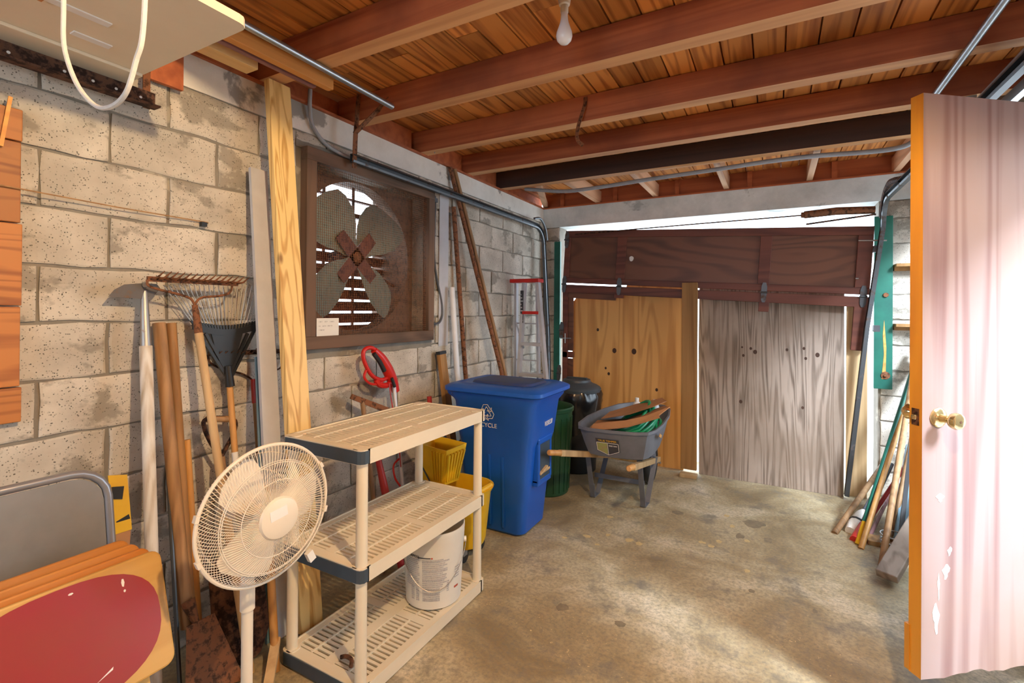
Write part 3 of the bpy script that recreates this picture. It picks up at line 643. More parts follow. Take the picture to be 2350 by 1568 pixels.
# flexible conduit above the fan
conduit('flexible_conduit', 'blue grey flexible conduit curving down above the exhaust fan', curve([W(712, 205, x=.05), W(711, 250, x=.04), W(718, 290, x=.03), W(745, 328, x=.03), W(780, 352, x=.04), W(815, 366, x=.05)], 6), .011, 'grey', 'conduit')
# conduit along the last beam
conduit('electrical_conduit', 'grey conduit strapped along the dark last beam', curve([(.22, 3.97, 2.60), W(1290, 439, y=3.97), W(1360, 432, y=3.97), W(1500, 410, y=3.97), W(1650, 388, y=3.97), W(1760, 371, y=3.97), W(1870, 358, y=3.97), W(2000, 348, y=3.97), W(2075, 336, y=3.97), W(2115, 312, y=3.97), (3.2, 3.97, 2.60)], 6), .016, 'grey', 'conduit')
conduit('pipe', 'galvanised pipe running overhead above the wooden door', [(2.965, 3.2, 2.585), (2.965, 1.2, 2.585)], .0155)
# guide rails high on the right
gr_ = thing('ceiling_rail', 'pair of steel rails under the ceiling at far right', 'rail', (3.15, 3.2, 2.45))
for x, z in ((3.10, 2.47), (3.17, 2.43)): MB().beam((x, 1.2, z), (x, 3.4, z), .03, .045).build('rail', K['galv'], gr_)
MB().box((3.12, 3.3, 2.45), (3.16, 3.32, 2.75)).build('strap', K['steel'], gr_)
# strap hanging from a joist, and two wires
st = curve([(1.27, 2.695, 2.74), (1.27, 2.68, 2.68), W(1327, 290, y=2.66), W(1325, 320, y=2.66), W(1338, 334, y=2.68)], 5)
sm = MB()
for a, b in zip(st, st[1:]): sm.beam(a, b, .022, .003, (0, 1, 0))
solo(sm, 'metal_strap', K['rust'], 'thin bent metal strap hanging from a joist', 'strap', st[-1])
for (a, b, c), lb in (((972, 228, 990), 'left of the two thin wires hanging off the second joist'), ((992, 232, 1003), 'right of the two thin wires hanging off the second joist')):
    solo(MB().tube(curve([W(a, b, y=2.70), W(a-2, b+40, y=2.72), W(c-4, 325, y=2.74), W(998, 352, y=2.74)], 6), .0022, n=5), 'wire', K['grey'], lb, 'wire', W(998, 352, y=2.74), 'wires hanging off the joist')

# ================================================================ ALONG THE LEFT WALL
def part_cyl(t, nm, a, b, r, mat, r1=None, n=12): return MB().cyl(a, b, r, r1, n).build(nm, K[mat], t, smooth=True)
# plank panel at the far left
pp = thing('plank_cladding', 'orange brown horizontal planks fixed to the block wall at far left', 'wall panel', (.02, .4, 1.09))
zz = [1.09, 1.21, 1.48, 1.757, 2.03, 2.14]
for i in range(5): MB().box((.018, -.35, zz[i]+.002), (.04, .632-.004*(i % 2)-.004*i/4, zz[i+1]-.002)).build('plank', K['panel'], pp, bevel=.003)
solo(MB().beam(W(2, 335, x=.05), W(24, 222, x=.05), .006, .01), 'wood_splint', K['orangelum'], 'thin wooden splint sticking up at the planks top left', 'splint', W(2, 335, x=.05))
s0, s1 = W(-20, 421, x=.05), W(478, 511, x=.02)
solo(MB().tube([s0, s0.lerp(s1, .5)+V((0, 0, -.004)), s1], .0025, n=6), 'string', K['handleb'], 'thin tan stick strung across the block wall beside the planks', 'stick', s1)
solo(MB().box((.016, s1.y-.035, s1.z-.022), (.034, s1.y-.012, s1.z-.003)), 'wall_clip', K['black'], 'small black clip holding the tan stick on the wall', 'clip', (.02, s1.y, s1.z-.02))
# pine stud leaning behind the shelf, and the pale board behind it
sd0, sd1 = V((.395, 1.502, .0)), V((.10, 1.522, 2.585))
stud = solo(MB().beam(sd0+V((0, 0, .02)), sd1, .118, .038, (1, 0, .1)), 'lumber_stud', K['pine'], 'tall yellow pine board leaning upright behind the shelf', 'lumber', sd0, bevel=.003)
solo(MB().beam((.33, 1.40, .01), (.055, 1.455, 2.15), .085, .018, (1, 0, .1)), 'board', K['palegrey'], 'pale grey board leaning behind the yellow pine board', 'board', (.33, 1.40, 0))
solo(MB().beam((.255, 1.375, .45), (.13, 1.415, 1.25), .03, .012, (1, 0, .1)).beam((.255, 1.375, .45), (.30, 1.36, .0), .02, .012, (1, 0, .1)), 'painted_slat', K['bluegrey'], 'narrow pale blue slat beside the pale grey board', 'slat', (.29, 1.37, 0))

# --- long handled tools
def line(a, b): return V(a), V(b)
# hoe
h0, h1 = V((.285, .93, .0)), W(331, 668, x=.07)
K['hoeblade'] = mat_metal('dull grey hoe steel', (.15, .135, .125), .6, rust=(.16, .09, .05), thr=.6, scale=25)
hoe = thing('garden_hoe', 'white handled garden hoe standing head up at the wall', 'hoe', h0)
hv = h0.lerp(h1, .86); part_cyl(hoe, 'handle', h0, hv, .021, 'handlew', .022)
part_cyl(hoe, 'ferrule', hv, h1, .019, 'steel', .012)
MB().loft([[W(p[0], p[1], x=.075) for p in ((248, 681), (262, 665), (285, 653), (330, 650), (360, 652), (368, 662), (355, 678), (325, 686))], [W(p[0], p[1], x=.081) for p in ((248, 681), (262, 665), (285, 653), (330, 650), (360, 652), (368, 662), (355, 678), (325, 686))]]).build('blade', K['hoeblade'], hoe)
MB().tube([h1, h1+V((.0, .0, .03)), W(333, 655, x=.09)], .009).build('neck', K['steel'], hoe)
# square shovel with thick brown shaft
a0, a1 = V((.31, 1.045, .0)), W(365, 742, x=.045)
sv = thing('square_shovel', 'rusty square shovel standing blade down, thick brown shaft', 'shovel', a0)
bt = a0.lerp(a1, .17); part_cyl(sv, 'shaft', bt, a1, .024, 'handleb', .023)
bl = [W(428, 1440, x=.325), W(492, 1408, x=.325), W(562, 1600, x=.42), W(425, 1600, x=.40)]
for q in bl: q.z = max(q.z, .004)
MB().loft([bl, [q+V((-.004, .002, 0)) for q in bl]]).build('blade', K['rust'], sv)
MB().cyl(bt+V((0, 0, .10)), bt.lerp(bl[0].lerp(bl[1], .4), .8), .026, .012, 10).build('socket', K['rust'], sv)
b0, b1 = V((.24, 1.085, 0)), W(393, 742, x=.035)
solo(MB().cyl(b0, b1, .019), 'wooden_pole', K['handleb'], 'brown wooden pole leaning just right of the thick shovel shaft', 'pole', b0, smooth=True)
c0, c1 = V((.19, 1.135, 0)), W(427, 1010, x=.09)
solo(MB().cyl(c0, c1, .016), 'wooden_pole', K['handleo'], 'short orange wooden pole among the tools by the wall', 'pole', c0, smooth=True)
d0, d1 = V((.33, .99, .0)), W(368, 770, x=.028)
solo(MB().tube([d1, d1.lerp(d0, .97), d0+V((0, 0, .02))], .0075), 'metal_rod', K['track'], 'thin dark metal rod between the white hoe and brown shaft', 'rod', d0, smooth=True)
# bow rake
r0, r1 = V((.40, 1.215, .0)), W(447, 700, x=.115)
br = thing('bow_rake', 'rusty bow rake standing head up in front of leaf rake', 'rake', r0)
rv = W(456, 765, x=.13); part_cyl(br, 'handle', r0, rv, .0165, 'handle')
part_cyl(br, 'ferrule', rv, r1, .016, 'rust', .011)
hx = .115; e0, e1 = W(338, 640, x=hx), W(545, 652, x=hx)
MB().beam(e0, e1, .012, .020).build('rake_bar', K['rust'], br)
for pa in ([(447, 700), (440, 688), (425, 680), (395, 672), (362, 664), (340, 655), (338, 642)], [(447, 700), (455, 688), (470, 682), (500, 680), (524, 674), (532, 662), (531, 650)]):
    MB().tube(curve([W(*p, x=hx) for p in pa], 5), .005).build('bow', K['rust'], br)
for i in range(15):
    p = e0.lerp(e1, (i+.3)/14.6); MB().tube([p, p+V((.035, .012, .006)), p+V((.062, .024, .030))], [.0048, .0042, .0015], n=6).build('tooth', K['rust'], br)
# leaf rake
k0, k1 = V((.30, 1.28, 0)), W(527, 885, x=.075)
lr = thing('leaf_rake', 'leaf rake with black plastic head and thin wire tines', 'rake', k0)
wt = k0.lerp(k1, .74); part_cyl(lr, 'handle', wt, k1, .0135, 'handleo'); part_cyl(lr, 'white_sleeve', k0, wt, .0135, 'paper')
part_cyl(lr, 'socket', W(528, 887, x=.078), W(523, 840, x=.072), .020, 'black', .016)
# head: ribs spreading from the socket to a curved bar
X1 = .062
def LP(px, py): return W(px, py, x=X1)
hm = MB(); top = [(440+150*i/10, 742+14*math.sin(math.pi*i/10)) for i in range(11)]
hm.loft([[LP(x, y) for x, y in top]+[LP(x, y+14) for x, y in reversed(top)], [LP(x, y)+V((.010, 0, 0)) for x, y in top]+[LP(x, y+14)+V((.010, 0, 0)) for x, y in reversed(top)]])
hm.build('head_bar', K['black'], lr)
hm = MB(); poly = [(482, 762), (556, 762), (545, 800), (536, 845), (528, 862), (515, 862), (505, 845), (492, 800)]
hm.loft([[LP(*p) for p in poly], [LP(*p)+V((.008, 0, 0)) for p in poly]]); hm.build('head_web', K['black'], lr)
for a, b in (((442, 745), (517, 862)), ((590, 742), (531, 862)), ((470, 765), (517, 850)), ((567, 765), (530, 850))):
    MB().beam(LP(*a)+V((.004, 0, 0)), LP(*b)+V((.004, 0, 0)), .012, .012).build('head_rib', K['black'], lr)
for i in range(24):
    t = i/23; a = (446+140*t, 748+13*math.sin(math.pi*t)); b = (372+262*t, 655-8*math.sin(math.pi*t))
    p, q = LP(*a), LP(*b); MB().tube([p, p.lerp(q, .85)+V((.006, 0, 0)), q+V((.012, 0, 0)), q+V((.045, .0, -.012))], .0018, n=5).build('tine', K['steel'], lr)
    MB().beam(p+V((.004, 0, 0)), p+(q-p)*.13+V((.004, 0, 0)), .007, .008).build('tine_holder', K['black'], lr)
# second bow rake behind it
q0, q1 = V((.21, 1.44, 0)), W(584, 870, x=.045)
b2 = thing('bow_rake', 'dark rusty bow rake with red collar hung behind leaf rake', 'rake', q0)
part_cyl(b2, 'handle', q0, q0.lerp(q1, .94), .0155, 'handleb'); part_cyl(b2, 'red_collar', q0.lerp(q1, .90), q1, .0185, 'redpaint', .0175)
f0, f1 = W(478, 812, x=.03), W(650, 806, x=.03); MB().beam(f0, f1, .012, .022).build('rake_bar', K['rustdark'], b2)
for i in range(14):
    p = f0.lerp(f1, (i+.5)/14); MB().tube([p, p+V((.03, .008, -.006)), p+V((.05, .02, .012))], [.005, .004, .0015], n=6).build('tooth', K['rustdark'], b2)
for pa in ([(584, 885), (578, 872), (555, 858), (520, 850), (485, 835), (476, 815)], [(584, 885), (595, 870), (615, 852), (640, 847), (652, 830), (650, 808)]):
    MB().tube(curve([W(*p, x=.03) for p in pa], 5), .0048).build('bow', K['rustdark'], b2)
# cultivator with red collar
q0, q1 = V((.485, 1.268, 0)), W(597, 848, x=.055)
cu = thing('long_handled_hoe', 'orange handle with red collar leaning beside the pine board', 'hoe', q0)
part_cyl(cu, 'handle', q0, q0.lerp(q1, .95), .0165, 'handleo'); part_cyl(cu, 'red_collar', q0.lerp(q1, .925), q1, .019, 'redpaint', .016)
MB().tube([q1, W(593, 815, x=.05), W(590, 800, x=.06)], [.009, .006, .005]).build('shank', K['rust'], cu)
# D-grip spade
g0 = V((.30, 1.21, .0)); gp = W(507, 1050, x=.11)
sp2 = thing('spade', 'dark spade standing upright with D-shaped wooden grip', 'spade', g0)
part_cyl(sp2, 'shaft', g0+V((0, 0, .32)), gp, .017, 'handleb')
MB().tube(curve([gp, W(486, 1020, x=.10), W(470, 985, x=.09), W(474, 962, x=.09), W(535, 962, x=.09), W(538, 990, x=.09), W(522, 1022, x=.10), gp], 5), .009).build('grip_frame', K['rustdark'], sp2)
part_cyl(sp2, 'grip_bar', W(474, 962, x=.09), W(535, 962, x=.09), .014, 'handleb')
pl = [(-.10, .40), (-.05, .43), (.05, .43), (.10, .40), (.105, .12), (.06, .03), (0, 0), (-.06, .03), (-.105, .12)]
SM = basis(g0+V((.045, .02, .0)), V((.35, .93, 0)).normalized(), V((-.30, .06, .95)).normalized(), V((.93, -.35, .3)).normalized())
MB().prism(pl, 0, .004, SM).build('blade', K['rustdark'], sp2)
sw = W(612, 1560, z=0)
solo(MB().beam((.56, 1.18, .014), (.44, 1.30, .10), .035, .022), 'wood_scrap', K['board'], 'small wood offcut lying by the fan stand', 'wood scrap', (.56, 1.18, 0))

# --- standing fan
FC = V((.857, .969, .832)); az = R(-3.1); fn = V((math.cos(az), math.sin(az), 0)); fu = V((-math.sin(az), math.cos(az), 0))
FM = basis(FC, fu, (0, 0, 1), fn)          # local x right across, y up, z towards the front
sf = thing('pedestal_fan', 'cream pedestal fan with round wire guard in front of tools', 'fan', (FC.x-.10, FC.y, 0))
RF2 = .213
ring = lambda r, z, n=64: [FM @ V((r*math.cos(2*math.pi*i/n), r*math.sin(2*math.pi*i/n), z)) for i in range(n)]
MB().tube(ring(RF2, 0), .0058, n=8, closed=True).build('guard_ring', K['fan'], sf, smooth=True)
def guard(nm, prof, hub, NW, tw):
    m = MB()
    for i in range(NW):
        a = 2*math.pi*i/NW; m.tube([FM @ V((r*math.cos(a+tw*(1-r/RF2)), r*math.sin(a+tw*(1-r/RF2)), z)) for r, z in prof], .00105, n=4)
    for r, z in hub: m.tube(ring(r, z, 48), .0014, n=5, closed=True)
    o = m.build(nm, K['fan'], sf); o['kind'] = 'stuff'; o['label'] = nm.replace('_', ' ')+' of thin cream wires'
guard('front_guard', [(.060, .060), (.11, .056), (.16, .044), (.192, .024), (RF2, 0)], [(.115, .0555), (.165, .042), (.170, .040)], 120, .55)
guard('rear_guard', [(.06, -.075), (.13, -.072), (.175, -.058), (.203, -.030), (RF2, 0)], [(.12, -.073), (.18, -.054)], 110, -.45)
MB().lathe([(.001, .074), (.045, .073), (.060, .068), (.0645, .060), (.062, .052)], 36, FM).build('badge_plate', K['fan'], sf, smooth=True)
MB().box((-.034, .004, .0735), (.022, .036, .0745), FM @ Matrix.Rotation(R(8), 4, 'Z')).build('white_sticker', K['paper'], sf)
for kq in range(3):
    a = R(150+120*kq-20); B = FM @ Matrix.Rotation(a, 4, 'Z')
    out = [(.025, -.03), (.06, -.055), (.11, -.085), (.15, -.09), (.175, -.07), (.186, -.02), (.183, .03), (.165, .062), (.12, .062), (.06, .04), (.025, .02)]
    tz = lambda x, y: -.012+.28*y
    MB().loft([[B @ V((x, y, tz(x, y))) for x, y in out], [B @ V((x, y, tz(x, y)+.002)) for x, y in out]]).build('blade', K['fan'], sf, smooth=True)
MB().lathe([(.03, -.03), (.03, .02), (.02, .026)], 20, FM).build('blade_hub', K['fan'], sf, smooth=True)
MB().lathe([(.02, -.20), (.045, -.19), (.055, -.15), (.055, -.085), (.06, -.076)], 24, FM).build('motor_housing', K['fan'], sf, smooth=True)
pb = V((FC.x-.10, FC.y, 0)); 
MB().cyl(pb+V((0, 0, .57)), pb+V((0, 0, .78)), .019, .026).build('neck', K['fan'], sf, smooth=True)
MB().cyl(pb+V((0, 0, .50)), pb+V((0, 0, .585)), .0225, .0225, 16).build('collar', K['fan'], sf, smooth=True)
MB().cyl(pb+V((0, 0, .02)), pb+V((0, 0, .51)), .0175, n=16).build('pole', K['fan'], sf, smooth=True)
MB().lathe([(.20, 0), (.20, .012), (.16, .022), (.04, .04), (.024, .07)], 40, Matrix.Translation(pb)).build('base', K['fan'], sf, smooth=True)
MB().box((-.012, -.252, -.03), (.012, -.215, -.012), FM @ Matrix.Translation((.07, 0, 0)) @ Matrix.Rotation(R(25), 4, 'Z')).build('cord_tag', K['paper'], sf)
for a in (165, 200, 345, 28): MB().box((RF2-.002, -.01, -.008), (RF2+.009, .01, .008), FM @ Matrix.Rotation(R(a), 4, 'Z')).build('guard_clip', K['fan'], sf)

# --- grey steel folding chair
ch = thing('folding_chair', 'grey steel folding chair leaning behind the wooden trays', 'chair', (.40, .52, 0))
ln_ = V((-.16, 0, .985)).normalized(); CO = V((.455, .515, .42)); CM = basis(CO, (0, 1, 0), ln_, V((1, 0, 0)).cross(V((0, 0, 1))) if False else V((.985, 0, .16)).normalized())
fr = [(-.225, -.42), (-.225, .46)] + [(-.225+.09*(1-math.cos(a)), .46+.09*math.sin(a)) for a in [R(18*i) for i in range(1, 6)]] + [(.225-.09*(1-math.cos(a)), .46+.09*math.sin(a)) for a in [R(90-18*i) for i in range(0, 5)]] + [(.225, .46), (.225, -.42)]
MB().tube([CM @ V((x, y, 0)) for x, y in fr], .0125, n=10).build('tube_frame', K['chairtube'], ch, smooth=True)
bp = [(-.212, .30), (.212, .30), (.212, .455)] + [(.212-.08*(1-math.cos(a)), .455+.08*math.sin(a)) for a in [R(22.5*i) for i in range(1, 5)]] + [(-.212+.08*(1-math.cos(a)), .455+.08*math.sin(a)) for a in [R(90-22.5*i) for i in range(0, 4)]] + [(-.212, .455)]
MB().prism(bp, -.004, .004, CM).build('back_panel', K['chair'], ch)
MB().prism(rrect(0, .06, .40, .36, .07, 5), .018, .026, CM).build('seat_panel', K['chair'], ch)
MB().tube([CM @ V((x, y, .022)) for x, y in rrect(0, .06, .41, .37, .075, 5)], .009, n=8, closed=True).build('seat_rim', K['chairtube'], ch, smooth=True)
for s in (-1, 1): MB().tube([CM @ V((s*.205, .25, .02)), CM @ V((s*.19, -.40, .03))], .011, n=8).build('rear_leg', K['chairtube'], ch, smooth=True)
MB().tube([CM @ V((-.225, -.30, 0)), CM @ V((.225, -.30, 0))], .008).build('stretcher', K['chairtube'], ch)
yb = thing('yellow_card', 'yellow card with two black tape squares behind grey chair', 'card', (.16, .80, .70))
YM = [W(248, 1092, x=.16), W(292, 1090, x=.16), W(303, 1215, x=.17), W(262, 1228, x=.17)]
for q in YM: pass
MB().loft([YM+[V((YM[3].x+.03, YM[3].y, .0)), V((YM[2].x+.03, YM[2].y, .0))][::-1][:0], [q+V((-.004, 0, 0)) for q in YM]]).build('card', K['yellow'], yb)
MB().beam(YM[2].lerp(YM[3], .5)+V((-.004, 0, 0)), V((.24, .80, 0)), .05, .003, (1, 0, 0)).build('support_strip', K['card'], yb)
for pts in ([(257, 1118), (285, 1116), (281, 1146), (259, 1146)], [(266, 1198), (296, 1180), (303, 1203), (277, 1217)]):
    MB().loft([[W(*p, x=.168) for p in pts], [W(*p, x=.164) for p in pts]]).build('tape_square', K['black'], yb)
# --- four wooden tray tables stacked against the chair, the front one with a red oval
def tray(dx, label, red, yo=0, zo=0):
    t = thing('tray_table', label, 'tray table', (.66+dx, .55, 0), group='wooden tray tables')
    top = V((.592+dx, .552+yo, .735+zo)); dn = V((.10, 0, -.315)).normalized()
    TM = basis(top, (0, 1, 0), -dn, V((.315, 0, .10)).normalized())     # x along wall, y up slope, z out to the room
    MB().prism(rrect(0, -.165, .48, .33, .03, 5), -.018, 0, TM).build('top', K['traywood' if red else 'traywood2'], t, bevel=.006)
    if red:
        ov = []
        for i in range(40):
            a = 2*math.pi*i/40; c, s = math.cos(a), math.sin(a); ov.append((-.008+.225*math.copysign(abs(c)**.8, c), -.165+.157*math.copysign(abs(s)**.8, s)))
        MB().prism(ov, .0, .0015, TM).build('red_inlay', K['vinyl'], t)
        sc_ = MB()
        for u, v, w_, h_ in ((.135, -.055, .004, .012), (.137, -.078, .003, .004), (.02, -.03, .006, .003)): sc_.prism([(u+w_*math.cos(i), v+h_*math.sin(i)) for i in range(6)], .0016, .002, TM)
        sc_.prism([(.05, -.275), (.056, -.272), (.09, -.255), (.088, -.262)], .0016, .002, TM); s_ = sc_.build('paint_scuff', K['paper'], t); s_['kind'] = 'stuff'
    for s in (-1, 1):
        MB().beam(TM @ V((s*.17, -.06, -.026)), V((.735+dx*1.0, .552+yo+s*.17, .012)), .03, .016, (1, 0, .3)).build('leg', K['traywood' if red else 'traywood2'], t)
    MB().beam(V((.708+dx, .38+yo, .16)), V((.708+dx, .72+yo, .16)), .016, .022).build('stretcher', K['traywood2'], t)
tray(0, 'wooden tray table with red oval top, frontmost of the stack', True)
tray(-.034, 'orange wooden tray table directly behind the red oval one', False, W(338, 1253, x=0.558).y-.785, W(338, 1253, x=0.558).z-.735)
tray(-.066, 'orange wooden tray table, third in the leaning stack', False, W(314, 1244, x=0.526).y-.785, W(314, 1244, x=0.526).z-.735)
tray(-.097, 'orange wooden tray table at the back of the stack', False, W(290, 1235, x=0.495).y-.785, W(290, 1235, x=0.495).z-.735)

# --- three tier plastic shelf
X0, X1s, Y0, Y1 = .462, .918, 1.305, 2.178
ss = thing('plastic_shelf', 'three tier cream plastic shelf with slotted decks', 'shelf', ((X0+X1s)/2, (Y0+Y1)/2, 0))
for zi, zt in enumerate((.062, .506, .950)):
    m = MB(); zb_ = zt-.056; T = .006
    m.box((X1s-T, Y0+.03, zb_), (X1s, Y1-.03, zt)); m.box((X0, Y0+.03, zb_), (X0+T, Y1-.03, zt)); m.box((X0+.03, Y1-T, zb_), (X1s-.03, Y1, zt)); m.box((X0+.03, Y0+.002, zb_), (X1s-.03, Y0+.002+T, zt))
    for cx_, cy_ in ((X0+.031, Y0+.031), (X1s-.031, Y0+.031), (X0+.031, Y1-.031), (X1s-.031, Y1-.031)): m.prism(rrect(cx_, cy_, .062, .062, .022, 3), zb_, zt)
    zt2 = zt-.002; xm, ym = (X0+X1s)/2, (Y0+Y1)/2
    for a, b in (((X0+.004, Y0+.05), (X0+.036, Y1-.05)), ((X1s-.036, Y0+.05), (X1s-.004, Y1-.05)), ((xm-.026, Y0+.05), (xm+.026, Y1-.05)), ((X0+.03, Y0+.005), (X1s-.03, Y0+.055)), ((X0+.03, Y1-.055), (X1s-.03, Y1-.005)), ((X0+.03, ym-.022), (X1s-.03, ym+.022))):
        e_ = .0004*(1+int(a[0]*1e4) % 7); m.box((a[0], a[1], zt2-.012-e_), (b[0], b[1], zt2-e_))
    for xa, xb in ((X0+.036, xm-.026), (xm+.026, X1s-.036)):
        for ya, yb_ in ((Y0+.055, ym-.022), (ym+.022, Y1-.055)):
            m.box(((xa+xb)/2-.004, ya, zt2-.014), ((xa+xb)/2+.004, yb_, zt2-.001)); nS = 15; st_ = (yb_-ya)/nS
            for i in range(nS): m.box((xa, ya+st_*(i+.25), zt2-.014), (xb, ya+st_*(i+.80), zt2-.004))
    m.build('shelf_deck', K['cream'], ss)
    es = MB(); pr = [(X0+.02, Y0-.003), (X1s-.022, Y0-.003), (X1s-.008, Y0+.002), (X1s+.002, Y0+.014), (X1s+.002, Y0+.034), (X1s-.002, Y0+.034), (X1s-.002, Y0+.016), (X1s-.012, Y0+.006), (X1s-.024, Y0+.002), (X0+.02, Y0+.002)]
    es.prism(pr, zb_+.004, zt-.004); es.build('end_strip', K['strip'], ss)
for cx_, cy_ in ((X0+.031, Y0+.031), (X1s-.031, Y0+.031), (X0+.031, Y1-.031), (X1s-.031, Y1-.031)):
    for za, zb_ in ((.062, .45), (.506, .894)): MB().cyl((cx_, cy_, za), (cx_, cy_, zb_), .0225, .0215, 18).build('post', K['cream'], ss, smooth=True)
st_ = solo(MB().tube(curve([(.72, 1.39, .066), (.74, 1.40, .070), (.77, 1.40, .068), (.80, 1.37, .07)], 5), .008), 'rusty_bolt', K['rust'], 'rusty bolt lying on the shelf bottom deck', 'bolt', (.76, 1.39, .062))
# white pail on the bottom deck
pc = V((.775, 1.925, .0625)); pail = thing('plastic_pail', 'white plastic pail with printed label on the bottom shelf', 'pail', pc)
PMx = Matrix.Translation(pc)
MB().lathe([(.001, .002), (.122, .002), (.128, .0), (.134, .006), (.1485, .29), (.1495, .295), (.1495, .312), (.151, .316), (.1505, .332), (.152, .336), (.1525, .360), (.147, .360), (.146, .30), (.131, .012), (.001, .010)], 40, PMx, cap=False).build('body', K['white'], pail, smooth=True)
fd = math.atan2(CAM.y-pc.y, CAM.x-pc.x)
def pr_arc(nm, a0, a1, z0, z1, mat, off=.0006, n=10):
    m = MB(); f = lambda z: .1345+(z-.006)*(.1485-.134)/.284+off
    ro = [[PMx @ V((f(z)*math.cos(fd+R(a0+(a1-a0)*i/n)), f(z)*math.sin(fd+R(a0+(a1-a0)*i/n)), z)) for i in range(n+1)] for z in (z0, z1)]
    m.loft(ro, False, False, False); return m.build(nm, K[mat], pail)
tx = MB()
def prow(a0, a1, z, h, mat='grey_ink'):
    f = .1345+(z-.006)*(.1485-.134)/.284+.0006; n = 8
    tx.loft([[PMx @ V((f*math.cos(fd+R(a0+(a1-a0)*i/n)), f*math.sin(fd+R(a0+(a1-a0)*i/n)), zz_)) for i in range(n+1)] for zz_ in (z, z+h)], False, False, False)
for i in range(22):
    z = .045+.0092*i
    if i > 6: prow(-62+rnd.uniform(-2, 2), -27-rnd.uniform(0, 6), z, .0055)
    prow(-22, 12+rnd.uniform(-3, 10)*(i > 6)+8*(i > 6), z, .0055+.002*(i % 5 == 0))
    if i < 8: prow(-48, -40, z, .006); prow(-36, -29, z, .006); 
    if 3 < i < 10: prow(26, 31, z, .006)
for i in range(5): prow(44, 58, .13+.012*i, .006)
tx.build('label_print', K['grey_ink'], pail)['kind'] = 'stuff'
pr_arc('title_bar', -30, -6, .249, .254, 'ink'); pr_arc('red_mark', -5, -2, .248, .2545, 'redink'); pr_arc('side_mark', 44, 56, .08, .09, 'redink')
text_mesh('PURPOSE', .017, PMx @ Matrix.Rotation(fd-R(40), 4, 'Z') @ basis((.1478, 0, .255), (0, 1, 0), (0, 0, 1), (1, 0, 0)), K['ink'], pail)
hb = [PMx @ V((.157*math.cos(fd+R(t))*(1.0), .157*math.sin(fd+R(t)), .265-.165*math.cos(R(t))**1.6*(1 if abs(t) < 89 else 0))) for t in range(-90, 91, 10)]
MB().tube(hb, .0018, n=6).build('wire_handle', K['steel'], pail)
for s in (-1, 1): MB().lathe([(.014, 0), (.014, .012)], 10, PMx @ basis(V((.148*math.cos(fd+s*math.pi/2), .148*math.sin(fd+s*math.pi/2), .265)), (0, 0, 1), V((math.cos(fd), math.sin(fd), 0)), V((math.cos(fd+s*math.pi/2), math.sin(fd+s*math.pi/2), 0)))).build('handle_lug', K['white'], pail)

# ================================================================ FROM THE SHELF TO THE GARAGE DOOR
# red string trimmer leaning on the wall
t0, t1 = V((.36, 2.22, .0)), W(905, 895, x=.15)
tm = thing('string_trimmer', 'red electric string trimmer leaning under the exhaust fan', 'trimmer', t0)
tdir = (t1-t0).normalized()
part_cyl(tm, 'shaft', t0+tdir*.25, t1+tdir*.02, .0125, 'alu')
XT = .13
def TP(px, py, x=XT): return W(px, py, x=x)
gp_ = [(893, 890), (882, 868), (868, 848), (852, 830), (838, 812), (832, 800), (842, 794), (860, 800), (876, 818), (888, 838), (897, 862), (902, 886)]
hp_ = curve([TP(908, 898), TP(900, 872), TP(888, 846), TP(874, 822), TP(858, 804)], 6)
MB().tube(hp_, [.020+.016*math.sin(math.pi*min(1, .12+i/len(hp_)*.9)) for i in range(len(hp_))], n=12).build('body', K['red'], tm, smooth=True)
MB().tube(curve([TP(866, 806), TP(850, 798), TP(836, 804), TP(834, 822), TP(843, 846), TP(856, 864), TP(874, 872), TP(888, 868)], 6), .0125, n=10).build('handle', K['red'], tm, smooth=True)
MB().tube(curve([TP(858, 812, .165), TP(872, 832, .168), TP(882, 852, .168)], 5), .014, n=8).build('black_grip', K['black'], tm, smooth=True)
MB().tube([TP(899, 868, .168), TP(906, 888, .168)], .010, n=8).build('black_grip', K['black'], tm, smooth=True)
MB().tube(curve([TP(840, 850), TP(836, 866), TP(848, 880), TP(866, 882), TP(878, 876)], 5), .008, n=8).build('guard_loop', K['red'], tm, smooth=True)
MB().tube(curve([TP(862, 872), TP(872, 884), TP(890, 884), TP(898, 874)], 4), [.012]+[.018]*11+[.014], n=8).build('trigger_housing', K['red'], tm, smooth=True)
MB().tube(curve([TP(893, 880, .15), TP(900, 930, .18), TP(912, 990, .25), t0.lerp(t1, .5)], 6), .004, n=6).build('cord', K['redpaint'], tm)
MB().tube([t0+V((0, 0, .02)), t0+tdir*.12, t0+tdir*.27], [.05, .038, .022], n=14).build('motor_head', K['red'], tm, smooth=True)
MB().tube(curve([t0+tdir*.42+V((0, -.02, 0)), t0+tdir*.46+V((0, -.06, .02)), t0+tdir*.55+V((0, -.06, 0)), t0+tdir*.58], 5), .006).build('front_loop', K['red'], tm)
u0, u1 = V((.44, 2.08, .0)), W(866, 1045, x=.30)
solo(MB().tube([u0, u0.lerp(u1, .75), u1], [.02, .022, .016], n=10), 'red_tool_handle', K['redpaint'], 'red metal tool handle leaning behind the shelf', 'tool handle', u0, smooth=True)
# mattock head leaning
p0, p1 = W(806, 910, x=.11), W(905, 948, x=.22)
mk = thing('pickaxe', 'rusty pick head on a short brown handle behind the shelf', 'pickaxe', (.34, 2.02, 0))
MB().beam(p0, p1, .028, .030, w1=.034, h1=.036).build('pick_head', K['rust'], mk, bevel=.003)
MB().cyl(p0.lerp(p1, .25), V((.34, 2.02, 0)), .014).build('handle', K['handleb'], mk, smooth=True)
solo(MB().cyl(V((.22, 2.70, .0)), W(985, 910, x=.15), .015, .017), 'red_stick', K['redpaint'], 'short red stick poking up behind the shelf end', 'stick', (.22, 2.70, 0), smooth=True)
